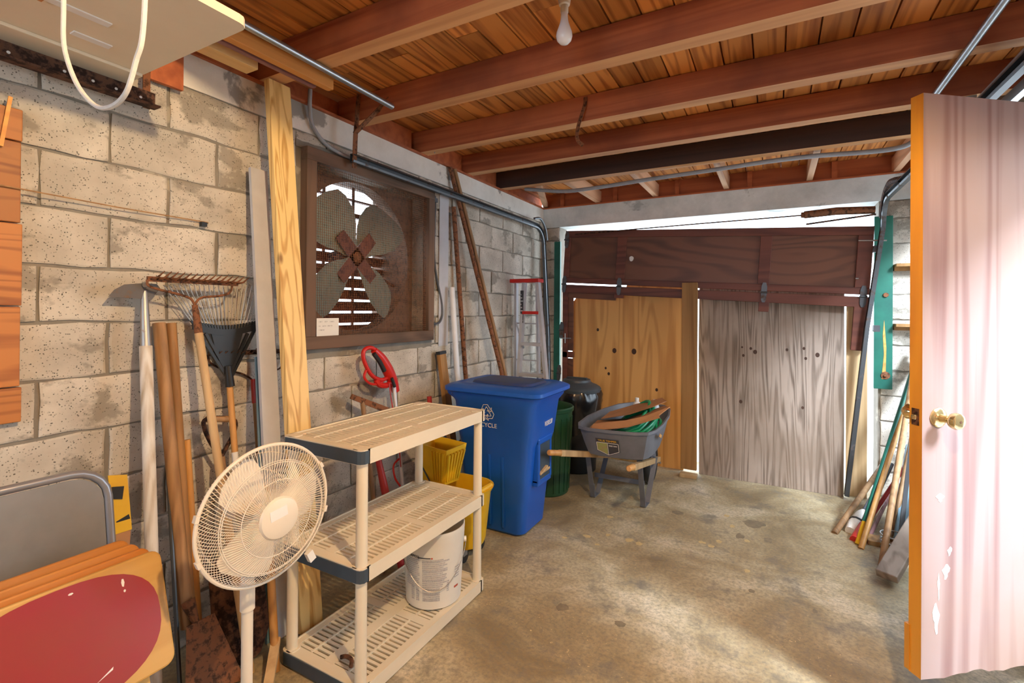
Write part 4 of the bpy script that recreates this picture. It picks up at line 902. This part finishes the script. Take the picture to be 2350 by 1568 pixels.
# yellow mop bucket with wringer
mbk = thing('mop_bucket', 'yellow mop bucket with wringer standing behind the shelf', 'mop bucket', (.56, 2.44, 0))
BC = V((.555, 2.44, 0)); rings = []
for z, w, d, s in ((.075, .34, .24, 0), (.10, .36, .26, 0), (.38, .42, .30, .0), (.405, .45, .33, 0), (.415, .46, .335, 0), (.415, .43, .305, 0), (.375, .40, .28, 0), (.10, .345, .245, 0), (.09, .345, .245, 0)):
    rings.append([V((BC.x+x+s, BC.y+y, z)) for x, y in rrect(0, 0, w, d, min(w, d)*.48, 6)])
m = MB().loft(rings, True, True); m.build('bucket_body', K['yellow'], mbk, smooth=True)
wr_ = [(W(955, 1008, y=2.34), W(1040, 1040, y=2.32), W(1074, 1020, y=2.46), W(1010, 990, y=2.48))]
a, b, c, d = V((.32, 2.31, .66)), V((.565, 2.31, .645)), V((.60, 2.47, .66)), V((.35, 2.47, .675))
lo = [V((.36, 2.335, .43)), V((.535, 2.335, .43)), V((.555, 2.45, .43)), V((.38, 2.45, .43))]
def quadring(q, n=5):
    o = []
    for i in range(4):
        for k_ in range(n): o.append(q[i].lerp(q[(i+1) % 4], k_/n))
    return o
up_ = quadring([a, b, c, d]); cen = sum(up_, V())/len(up_)
inn = [q.lerp(cen, .07) for q in up_]; low = quadring(lo); cl_ = sum(low, V())/len(low); lowi = [q.lerp(cl_, .08)+V((0, 0, .01)) for q in low]
MB().loft([low, up_, inn, lowi], True, True).build('wringer', K['yellow'], mbk)
for i in range(6):
    f = .12+.15*i; MB().beam(b.lerp(c, f)+V((.004, -.004, -.03)), lo[1].lerp(lo[2], f)+V((.006, -.004, .02)), .014, .012, (1, 0, 0)).build('wringer_rib', K['yellow'], mbk)
for i in range(5):
    f = .55+.09*i; MB().beam(a.lerp(b, f)+V((0, -.004, -.02)), lo[0].lerp(lo[1], f)+V((0, -.004, .02)), .012, .010, (0, -1, 0)).build('wringer_rib', K['yellow'], mbk)
MB().tube(curve([a+V((.05, -.012, .02)), a+V((.03, -.016, -.05)), lo[0]+V((.02, -.012, .08)), lo[0]+V((.08, -.012, .0))], 6), .004).build('wire_bail', K['black'], mbk)
MB().tube([V((BC.x+.20, BC.y-.06, .42)), V((BC.x+.20, BC.y+.06, .42))], .016).build('handle_knob', K['yellow'], mbk)
for x, y in ((-.11, -.09), (.11, -.09), (-.11, .09), (.11, .09)):
    q = BC+V((x, y, 0)); cs = MB().box((q.x-.013, q.y-.02, .04), (q.x+.013, q.y+.02, .078)).build('caster_fork', K['galv'], mbk)
    MB().cyl((q.x-.011, q.y, .035), (q.x+.011, q.y, .035), .035, n=18).build('wheel', K['black'], cs, smooth=True)

# blue recycling cart (front with grab bar faces the room, side with the sign faces the camera)
rc = thing('recycling_cart', 'blue wheeled recycling cart with recycle sign on its side', 'recycling bin', (.60, 2.94, 0))
def crect(x0, x1, y0, y1, r, z): return [V((x, y, z)) for x, y in rrect((x0+x1)/2, (y0+y1)/2, x1-x0, y1-y0, r, 6)]
R_ = [crect(.42, .80, 2.785, 3.10, .04, .0), crect(.40, .835, 2.765, 3.12, .055, .02), crect(.36, .875, 2.742, 3.135, .06, .40), crect(.345, .89, 2.735, 3.14, .06, .58), crect(.335, .905, 2.722, 3.155, .07, .63), crect(.315, .935, 2.70, 3.17, .07, .86), crect(.295, .965, 2.68, 3.185, .07, .90), crect(.29, .975, 2.675, 3.19, .07, .935)]
MB().loft(R_, True, False).build('body', K['blue'], rc, smooth=True)
L_ = [crect(.275, .99, 2.66, 3.20, .07, .925), crect(.262, 1.003, 2.648, 3.212, .075, .935), crect(.262, 1.003, 2.648, 3.212, .075, .958), crect(.285, .975, 2.675, 3.185, .06, .972), crect(.33, .93, 2.72, 3.15, .05, .985), crect(.35, .915, 2.735, 3.13, .05, .978)]
lid = MB().loft(L_).build('lid', [K['blue']], rc, smooth=True)
L2 = [crect(.40, .87, 2.79, 3.10, .06, .976), crect(.41, .86, 2.80, 3.09, .06, .992), crect(.43, .84, 2.82, 3.07, .05, .996)]
MB().loft(L2).build('lid_panel', K['bluetop'], lid, smooth=True)
MB().tube(curve([(.32, 2.74, .88), (.265, 2.75, .915), (.258, 2.93, .92), (.265, 3.11, .915), (.32, 3.12, .88)], 6), .014).build('handle_bar', K['blue'], rc, smooth=True)
# front recess with grab bar, on the face x ~ .87
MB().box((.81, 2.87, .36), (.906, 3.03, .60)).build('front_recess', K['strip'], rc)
fm = MB()
for a, b in (((.80, 2.845, .34), (.912, 2.872, .62)), ((.80, 3.028, .34), (.912, 3.055, .62)), ((.80, 2.845, .595), (.914, 3.055, .635)), ((.80, 2.845, .32), (.908, 3.055, .365))): fm.box(a, b)
fm.build('recess_rim', K['blue'], rc, bevel=.008)
MB().cyl((.898, 2.87, .40), (.898, 3.03, .40), .013, n=10).build('grab_bar', K['board'], rc)
for y in (2.83, 3.09): MB().cyl((.34, y-.02, .10), (.34, y+.02, .10), .10, n=24).build('wheel', K['black'], rc, smooth=True)
for i, x in enumerate((.50, .60, .70)): MB().beam((x, 2.757-.002, .05), (x, 2.738, .52), .02, .012, (0, -1, 0)).build('side_rib', K['blue'], rc, bevel=.004)
sM = lambda x, z: basis((x, 2.7215-(z-.63)*(.022/.23)-.0012, z), (1, 0, 0), V((0, -.095, 1)).normalized(), V((0, -1, -.095)).normalized())
# recycling arrows: three chasing outlined arrows
ar = MB()
def seg(M, p, q, w=.0035): ar.beam(M @ V((p[0], p[1], .001)), M @ V((q[0], q[1], .001)), w, .0012, M.to_3x3() @ V((0, 0, 1)))
RC = W(1117, 947, y=2.705)
for kq in range(3):
    M = sM(RC.x, RC.z) @ Matrix.Rotation(R(120*kq), 4, 'Z')
    P1 = [(-.040, .018), (-.022, .052), (.010, .054), (.026, .030), (.040, .036), (.034, .008), (.004, .012), (.014, .020), (.0, .040), (-.010, .024), (-.018, .004)]
    for a, b in zip(P1, P1[1:]+P1[:1]): seg(M, a, b)
ar.build('recycle_arrows', K['paper'], rc)
text_mesh('RECYCLE', .040, sM(RC.x-.012, RC.z-.085), K['paper'], rc, sx=1.05)
fz = .72; fx = .905+(fz-.63)*(.03/.23)
text_mesh('W25R5238', .048, basis((fx+.0025, 2.98, fz), V((0, 1, .02)), V((.12, 0, 1)).normalized(), V((1, 0, -.12)).normalized()), K['paper'], rc, sx=.55)
solo(MB().beam((.912, 2.86, .405), (.912, 2.97, .43), .02, .012), 'wood_stick', K['board'], 'short pale stick lodged in the blue cart front', 'stick', (.912, 2.9, .40))

# green trash can, black can with bag
gc = V((.615, 3.63, 0)); can = thing('trash_can', 'dark green ribbed trash can without lid beside blue cart', 'trash can', gc)
MB().lathe([(.001, .0), (.165, .0), (.175, .01), (.205, .66), (.215, .665), (.217, .69), (.209, .70), (.204, .69), (.198, .655), (.168, .02), (.001, .02)], 40, Matrix.Translation(gc), cap=False).build('body', K['gcan'], can, smooth=True)
for i in range(10):
    a = R(-110+16*i); MB().beam(gc+V((.178*math.cos(a), .178*math.sin(a), .03)), gc+V((.204*math.cos(a), .204*math.sin(a), .62)), .018, .008, (math.cos(a), math.sin(a), 0)).build('rib', K['gcan'], can)
kc = V((.63, 4.26, 0)); kn_ = thing('trash_can', 'black trash can with grey lid and draped black bag', 'trash can', kc)
MB().lathe([(.001, 0), (.17, 0), (.18, .01), (.205, .62), (.001, .62)], 36, Matrix.Translation(kc), cap=False).build('body', K['black'], kn_, smooth=True)
bg_ = MB(); rings = []
for z, r in ((.36, .208), (.45, .218), (.56, .228), (.63, .235), (.70, .232), (.735, .218), (.74, .205)):
    rings.append([kc+V(((r+.010*noise.noise(V((math.cos(t)*3, math.sin(t)*3, z*6)))+.006*math.sin(t*11+z*25))*math.cos(t), (r+.010*noise.noise(V((math.cos(t)*3, math.sin(t)*3, z*6)))+.006*math.sin(t*11+z*25))*math.sin(t), z+.02*noise.noise(V((math.cos(t)*2, math.sin(t)*2, z))))) for t in [2*math.pi*i/48 for i in range(48)]])
bg_.loft(rings, False, False); bg_.build('bin_bag', K['bag'], kn_, smooth=True)
MB().lathe([(.001, .725), (.205, .725), (.222, .73), (.225, .755), (.215, .77), (.19, .785), (.15, .80), (.13, .815), (.125, .835), (.05, .84), (.001, .842)], 40, Matrix.Translation(kc), cap=False).build('lid', K['lidgrey'], kn_, smooth=True)
MB().beam(kc+V((-.10, 0, .845)), kc+V((.10, 0, .845)), .03, .018).build('lid_handle', K['lidgrey'], kn_, bevel=.005)

# leaning pipes and poles in the corner
pt = W(1035, 362, x=.05)
solo(MB().tube([V((.36, 3.62, 0)), W(1150, 850, x=.26), V((.034, 3.05, 2.585))], .017, n=10), 'pole', K['rust'], 'left of two long rusty poles crossing behind the track', 'pole', (.36, 3.62, 0), smooth=True)
solo(MB().tube([V((.39, 3.66, 0)), W(1158, 850, x=.26), V((.034, 3.11, 2.585))], .016, n=10), 'pole', K['handleb'], 'right of two long poles crossing behind the track, brown', 'pole', (.39, 3.66, 0), smooth=True)
solo(MB().tube([V((.12, 3.32, 0)), W(1068, 855, x=.08), W(1041, 475, x=.045)], .019, n=10), 'pipe', K['rust'], 'reddish brown rusty pipe standing against the block wall', 'pipe', (.12, 3.32, 0), smooth=True)
solo(MB().tube([V((.22, 3.20, 0)), W(1049, 858, x=.13), W(1037, 660, x=.06)], .022, n=12), 'pipe', K['pvc'], 'white plastic pipe standing behind the blue cart', 'pipe', (.22, 3.20, 0), smooth=True)
w0, w1 = V((.20, 2.98, 0)), W(1012, 808, x=.06)
wb_ = thing('taped_timber', 'brown timber with black tape around its top by the blue cart', 'lumber', w0)
MB().beam(w0, w1, .075, .035, (1, 0, .1)).build('timber', K['post'], wb_, bevel=.003); MB().beam(w0.lerp(w1, .985), w0.lerp(w1, 1.005), .079, .039, (1, 0, .1)).build('tape', K['black'], wb_)

# aluminium step ladder
ld = thing('step_ladder', 'aluminium step ladder with red top folded by the wall', 'ladder', (.30, 4.0, 0))
ly = lambda z: 4.02-.10*(1-z/1.75)
rl0, rl1 = lambda z: .195-.085*(1.74-z)/1.74*.6, lambda z: .335+.11*(1.74-z)/.87
for f in (rl0, rl1): MB().beam((f(0), ly(0), 0), (f(1.74), ly(1.74), 1.74), .028, .055, (0, 1, 0)).build('rail', K['alu'], ld)
for z, mt in ((.29, 'alu'), (.58, 'alu'), (.87, 'alu'), (1.15, 'alu'), (1.44, 'red')):
    MB().box((rl0(z)+.012, ly(z)-.035, z), (rl1(z)-.012, ly(z)+.05, z+.028)).build('step', K[mt], ld)
MB().box((.055, 3.98, 1.735), (.355, 4.10, 1.77)).build('top_cap', K['red'], ld, bevel=.004)
for x0_, x1_ in ((.075, .045), (.30, .30)): MB().beam((x1_, 4.16, 0), (x0_, 4.08, 1.735), .022, .045, (0, 1, 0)).build('rear_rail', K['alu'], ld)
for z in (.5, 1.0, 1.35): MB().beam((.06, 4.11, z), (.30, 4.11, z), .02, .012).build('rear_brace', K['alu'], ld)
MB().beam((.085, 4.06, 1.36), (.20, 4.0, 1.12), .016, .004).build('spreader', K['alu'], ld)
MB().box((rl0(1.5)-.013, ly(1.5)-.031, 1.36), (rl0(1.5)+.018, ly(1.5)-.029, 1.66)).build('warning_label', K['ink'], ld)
lt = MB()
for i in range(9): lt.box((rl0(1.5)-.009, ly(1.5)-.0318, 1.375+.03*i), (rl0(1.5)+.014-.008*(i % 3), ly(1.5)-.031, 1.387+.03*i))
lt.build('label_print', K['palegrey'], ld)['kind'] = 'stuff'

# ---------------------------------------------------------------- wheelbarrow
wbr = thing('wheelbarrow', 'grey wheelbarrow with wooden handles facing the camera', 'wheelbarrow', (1.20, 3.72, 0))
rim = [(1.02, 3.29), (1.10, 3.265), (1.26, 3.27), (1.42, 3.30), (1.50, 3.34), (1.53, 3.42), (1.545, 3.60), (1.535, 3.90), (1.50, 4.12), (1.43, 4.24), (1.30, 4.28), (1.17, 4.25), (1.07, 4.12), (1.01, 3.90), (.975, 3.60), (.985, 3.38)]
cxr, cyr = 1.26, 3.74
zr = lambda y: .635+.03*(y-3.3)
def sh_(f, fy, oy): return [V((cxr+(x-cxr)*f, cyr+(y-cyr)*fy+oy, 0)) for x, y in rim]
outs = []
for f, fy, oy, z in ((.72, .62, -.05, .42), (.80, .74, -.035, .435), (.90, .90, -.01, .54), (.985, .985, 0, None)):
    r_ = sh_(f, fy, oy); 
    for q, (x, y) in zip(r_, rim): q.z = zr(y) if z is None else z
    outs.append(r_)
lip = sh_(1.015, 1.012, 0); lip2 = sh_(1.015, 1.012, 0)
for q, p, (x, y) in zip(lip, lip2, rim): q.z = zr(y)-.008; p.z = zr(y)+.012
inner = []
for f, fy, oy, z in ((.965, .97, 0, None), (.88, .885, -.01, .545), (.78, .72, -.035, .445), (.70, .60, -.05, .43)):
    r_ = sh_(f, fy, oy)
    for q, (x, y) in zip(r_, rim): q.z = zr(y)+.010 if z is None else z
    inner.append(r_)
MB().loft(outs+[lip, lip2]+inner, True, True).build('tray', K['tray'], wbr, smooth=True)
wheel_c = V((1.315, 4.22, .185))
ha = (W(1259, 1039, x=.955), V((1.24, 4.22, .215))); hb_ = (V((1.445, 3.05, .475)), V((1.39, 4.22, .215)))
for a, b in (ha, hb_):
    d = (b-a).normalized(); g_ = a+d*.13
    MB().tube([a, a+d*.008, a+d*.10, g_], [.014, .0195, .0195, .022], n=10).build('grip', K['handleo'], wbr, smooth=True)
    MB().beam(g_, b, .036, .042).build('handle', K['handle'], wbr, bevel=.005)
for s, x in ((0, 1.0), (1, 1.395)):
    top_f = V((x+.01, 3.50, .40)); top_b = V((x+.02, 3.98, .30)); ft = V((x, 3.66, .006)); ft2 = V((x+.005, 3.76, .006))
    lg = MB()
    for a, b in ((top_f, ft), (ft, ft2), (ft2, top_b)): lg.beam(a, b, .038, .006, (0, 1, .5) if a is not ft else (0, 0, 1))
    lg.build('leg', K['tray'], wbr)
MB().beam((1.0, 3.70, .17), (1.395, 3.70, .17), .006, .035).build('leg_brace', K['tray'], wbr)
MB().beam((1.01, 3.62, .12), (1.0, 3.665, .02), .034, .02).build('foot', K['tray'], wbr)
th_ = []
for i in range(40):
    a = 2*math.pi*i/40; th_.append(wheel_c+V((0, .145*math.cos(a), .145*math.sin(a))))
wh = MB().tube(th_, .04, n=12, closed=True).build('tyre', K['black'], wbr, smooth=True)
MB().cyl(wheel_c+V((-.03, 0, 0)), wheel_c+V((.03, 0, 0)), .115, n=24).build('wheel_hub', K['tray'], wh)
MB().cyl((1.22, wheel_c.y, .185), (1.41, wheel_c.y, .185), .009, n=8).build('axle', K['steel'], wbr)
# label on the rear face of the tray
c0, c1 = V((1.12, 3.275, 0)), V((1.30, 3.285, 0)); lx = V((.18, .01, 0)).normalized(); lu = V((0, -.39, .92)).normalized(); lnm = lx.cross(lu)
LO = W(1396, 1022, y=3.33); LO = LO+lnm*.016
LM = basis(LO, lx, lu, lnm)
lab = MB().prism([(-.082, .062), (-.082, -.038), (0, -.078), (.082, -.038), (.082, .062)][::-1], 0, .0012, LM).build('label', K['ink'], wbr)
text_mesh('TRUE TEMPER', .0215, LM @ Matrix.Translation((.0, .046, .0016)), K['yellow'], lab, sx=1.0)
MB().prism([(-.074, .028), (-.004, .028), (-.004, -.066), (-.074, -.034)][::-1], .0013, .0018, LM).build('label_photo', simple('leafy print', (.30, .36, .10), .6, scale=60, c2=(.34, .26, .14)), lab)
MB().box((.008, .004, .0013), (.036, .014, .0018), LM).box((.040, .004, .0013), (.066, .014, .0018), LM).build('label_words', K['grey_ink'], lab)['kind'] = 'stuff'
fr_ = MB()
for a, b in (((-.077, .030), (.077, .030)), ((-.077, .030), (-.077, -.036)), ((-.077, -.036), (0, -.072)), ((0, -.072), (.077, -.036)), ((.077, -.036), (.077, .030)), ((0, .03), (0, -.072))): fr_.beam(LM @ V((*a, .0018)), LM @ V((*b, .0018)), .003, .001, lnm)
fr_.build('label_outline', K['paper'], lab)
MB().loft([[V((1.548, 3.46, .60)), V((1.548, 3.485, .615)), V((1.538, 3.60, .575)), V((1.537, 3.575, .56))], [V((1.552, 3.46, .60)), V((1.552, 3.485, .615)), V((1.542, 3.60, .575)), V((1.541, 3.575, .56))]]).build('orange_sticker', K['handleo'], wbr)
# hose coil in the tray
hp = []
for k_ in range(9):
    rr = .25-.010*k_; ry = .27-.008*k_
    for i in range(22):
        a = 2*math.pi*i/22; lift = .10*max(0, math.cos(a-R(40)))
        hp.append(V((1.285+rr*math.cos(a)*.92+.012*math.sin(k_*2.1+a), 3.66+ry*math.sin(a)+.015*math.cos(k_*1.7), .545+.019*k_*(.55+.45*math.cos(a-R(10)))+lift*.9)))
hs_ = solo(MB().tube(hp, .0115, n=8), 'garden_hose', K['hose'], 'green garden hose coiled in the wheelbarrow', 'hose', (1.275, 3.66, .48), smooth=True)
# folded cardboard on the hose
def cardbd(name, label, pts, th=.006):
    n = (pts[1]-pts[0]).cross(pts[2]-pts[0]).normalized()*th
    return solo(MB().loft([pts, [q+n for q in pts]]), name, K['card'], label, 'cardboard', pts[0])
Y1_, Y2_ = 3.38, 3.62
cardbd('cardboard', 'torn brown cardboard sheet with front flap in the wheelbarrow', [W(1352, 984, y=3.40), W(1430, 976, y=3.40), W(1512, 955, y=3.46), W(1538, 935, y=3.52), W(1522, 934, y=3.66), W(1440, 962, y=3.72), W(1372, 966, y=3.66)])
cardbd('cardboard', 'upper folded cardboard flap in the wheelbarrow', [W(1380, 962, y=3.52), W(1445, 952, y=3.52), W(1500, 934, y=3.55), W(1530, 922, y=3.62), W(1520, 914, y=3.84), W(1462, 928, y=3.90), W(1400, 946, y=3.84)])
for px_, rr_ in ((1352, 0), ):
    cardbd('cardboard', 'front fold of the torn cardboard hanging over the green hose', [W(1356, 990, y=3.36), W(1440, 982, y=3.37), W(1514, 960, y=3.42), W(1512, 950, y=3.46), W(1436, 966, y=3.42), W(1362, 974, y=3.40)])
for (px, py), lb in (((1462, 920), 'white bottle lying left in the wheelbarrow'), ((1503, 924), 'white bottle peeking out right behind the cardboard')):
    c = W(px, py, y=3.98); bo = thing('bottle', lb, 'bottle', (c.x, c.y, c.z-.12))
    MB().lathe([(.001, 0), (.032, 0), (.034, .01), (.034, .085), (.028, .105), (.014, .115), (.014, .12)], 18, Matrix.Translation((c.x, c.y, c.z-.12))).build('body', K['pvc'], bo, smooth=True)
    MB().lathe([(.0155, .118), (.0155, .142), (.013, .145)], 14, Matrix.Translation((c.x, c.y, c.z-.12))).build('cap', K['paper'], bo)

# ================================================================ TOOLS LEANING IN THE RIGHT CORNER
def lean(px0, px1, y1, r, mat, name, label, cat='pole', ext=1.0):
    a = W(*px0, z=0.0); b = W(*px1, y=y1); b = a.lerp(b, min(ext, (4.80-a.y)/(b.y-a.y)))
    return solo(MB().cyl(a, b, r), name, K[mat], label, cat, a, smooth=True)
lean((1915, 1225), (2030, 1062), 4.70, .019, 'handleb', 'wooden_pole', 'brown pole leaning out furthest left of the corner tools', ext=1.5)
gpole = thing('green_pole', 'green pole with yellow tip leaning among the corner tools', 'pole', W(1968, 1250, z=0))
ga_, gb2 = W(1968, 1250, z=0), W(2085, 880, y=4.60); MB().cyl(ga_.lerp(gb2, .12), ga_.lerp(gb2, 1.2), .016).build('pole', K['green'], gpole, smooth=True); MB().cyl(ga_, ga_.lerp(gb2, .12), .0165).build('yellow_tip', K['yellow'], gpole, smooth=True)
lean((1976, 1260), (2085, 905), 4.55, .0165, 'handleo', 'wooden_pole', 'tan pole leaning directly beside the green pole', ext=1.3)
lean((2000, 1186), (2085, 1058), 4.62, .014, 'redpaint', 'red_pole', 'red pole leaning behind the tan pole', ext=1.3)
lean((2023, 1300), (2092, 880), 4.50, .018, 'handleb', 'wooden_pole', 'thick brown pole leaning close to the wooden door', ext=1.25)
lean((2042, 1255), (2094, 1000), 4.45, .016, 'handleb', 'wooden_pole', 'second brown pole crossing close to the wooden door', ext=1.25)
lean((1994, 1235), (2035, 1150), 4.5, .012, 'purple', 'thin_stick', 'short purple stick behind the brown poles', 'stick', ext=1.2)
a = W(2060, 1290, z=0); solo(MB().beam(a, W(2092, 1010, y=4.3), .045, .022, (1, 0, 0)), 'fence_picket', K['black'], 'black metal post leaning beside the wooden door', 'post', a)
a = W(2070, 1270, z=0); solo(MB().beam(a, W(2098, 1030, y=4.5), .10, .02, (0, -1, 0)), 'board', K['bluegrey'], 'blue grey board leaning behind the black post', 'board', a)
a = W(2034, 1345, z=0); b = V((3.20, 4.02, .40)); solo(MB().beam(a+V((0, 0, .05)), b, .10, .045, (0, 0, 1)), 'timber_beam', K['oldlum'], 'weathered grey timber lying low toward the wooden door', 'timber', a, bevel=.006)
a = W(2000, 1250, z=0); solo(MB().box((a.x-.02, a.y-.02, 0), (a.x+.16, a.y+.10, .03)), 'board', K['post'], 'small brown board lying flat under the corner tools', 'board', a, bevel=.003)
# cream brush and red broom head
br_ = thing('hand_broom', 'cream bristled broom standing head down by brown pole', 'broom', W(1950, 1222, z=0))
a, b = W(1952, 1225, z=0), W(2030, 1090, y=4.5)
MB().tube([a+V((0, 0, .012)), a.lerp(b, .12), a.lerp(b, .30), a.lerp(b, .36)], [.034, .046, .034, .016], n=12).build('bristles', K['rope'], br_, smooth=True)
MB().cyl(a.lerp(b, .34), a.lerp(b, 1.05), .012).build('handle', K['dgrey'], br_, smooth=True)
MB().tube([a.lerp(b, .16), a.lerp(b, .18)], .0465, n=12).build('binding', K['black'], br_)
rb_ = thing('broom', 'red and black broom head standing beside the green pole', 'broom', W(1960, 1245, z=0))
a, b = W(1962, 1244, z=0), W(2040, 1080, y=4.5)
MB().tube([a+V((0, 0, .01)), a.lerp(b, .22), a.lerp(b, .24)], [.030, .022, .012], n=10).build('bristles', K['red'], rb_, smooth=True); MB().cyl(a.lerp(b, .22), a.lerp(b, 1.1), .013).build('handle', K['black'], rb_, smooth=True)
wk = W(2052, 1262, z=0); bk_ = thing('wire_basket', 'small blue grey wire basket on the floor behind the poles', 'basket', wk)
for z in (.01, .05, .09): MB().tube([V((wk.x+.07*math.cos(t), wk.y+.07*math.sin(t), z)) for t in [i*math.pi/10 for i in range(20)]], .004, n=6, closed=True).build('hoop', K['galv'], bk_)
for i in range(8): t = i*math.pi/4; MB().cyl((wk.x+.07*math.cos(t), wk.y+.07*math.sin(t), .008), (wk.x+.07*math.cos(t), wk.y+.07*math.sin(t), .09), .003, n=6).build('wire', K['galv'], bk_)
solo(MB().loft([[V((3.17+x, 4.60+y, z)) for x, y in rrect(0, 0, w, d, .03, 3)] for z, w, d in ((0, .20, .12), (.10, .22, .14), (.20, .18, .11), (.24, .06, .04))]), 'plastic_bag', K['pvc'], 'white crumpled bag on floor against the end wall', 'bag', (3.17, 4.60, 0), smooth=True)

for z, lb in ((1.84, 'upper short wood cleat on the end wall behind door'), (1.37, 'lower short wood cleat on the end wall behind door')):
    solo(MB().box((3.085, 4.72, z), (3.34, 4.83, z+.022)).box((3.085, 4.80, z-.03), (3.34, 4.83, z)), 'wood_cleat', K['post'], lb, 'cleat', (3.2, 4.80, z-.03))
# stains and chips in the slab
K['oil'] = simple('dark oil stain', (.19, .155, .10), .6, scale=30, c2=(.27, .22, .14)); K['chip'] = simple('ochre worn chip', (.62, .47, .22), .8, scale=40, c2=(.50, .37, .18))
fl_ = bpy.data.objects['floor']
def stain(px, py, w, h, mat, nm):
    c = W(px, py, z=0); rx = (W(px+w, py, z=0)-W(px-w, py, z=0)).length/2; ry = (W(px, py-h, z=0)-W(px, py+h, z=0)).length/2; q = rnd.random()*9
    P = [(c.x+math.cos(t)*rx*(1+.6*noise.noise(V((math.cos(t)*1.7, math.sin(t)*1.7, q)))), c.y+math.sin(t)*ry*(1+.6*noise.noise(V((math.cos(t)*1.7, math.sin(t)*1.7, q+5))))) for t in [2*math.pi*i/18 for i in range(18)]]
    MB().prism(P, -.002, .0006, None).build(nm, K[mat], fl_)
for s in ((1733, 1203, 22, 8), (1697, 1231, 9, 6), (1762, 1240, 10, 5), (1290, 1394, 15, 8), (1423, 1432, 12, 6), (1870, 1403, 6, 4), (1555, 1177, 12, 4), (1725, 1357, 6, 4)): stain(*s, 'oil', 'oil_stain')
for s in ((1347, 1231, 9, 3), (1445, 1240, 9, 4), (1467, 1248, 8, 4), (1395, 1228, 5, 3), (1295, 1234, 7, 2), (1610, 1245, 8, 3), (1632, 1254, 7, 3), (1650, 1243, 6, 3), (1714, 1242, 6, 3), (1715, 1311, 7, 4), (1668, 1184, 5, 3), (1400, 1187, 8, 3), (1370, 1250, 6, 2), (1680, 1208, 6, 3)): stain(*s, 'chip', 'worn_chip')
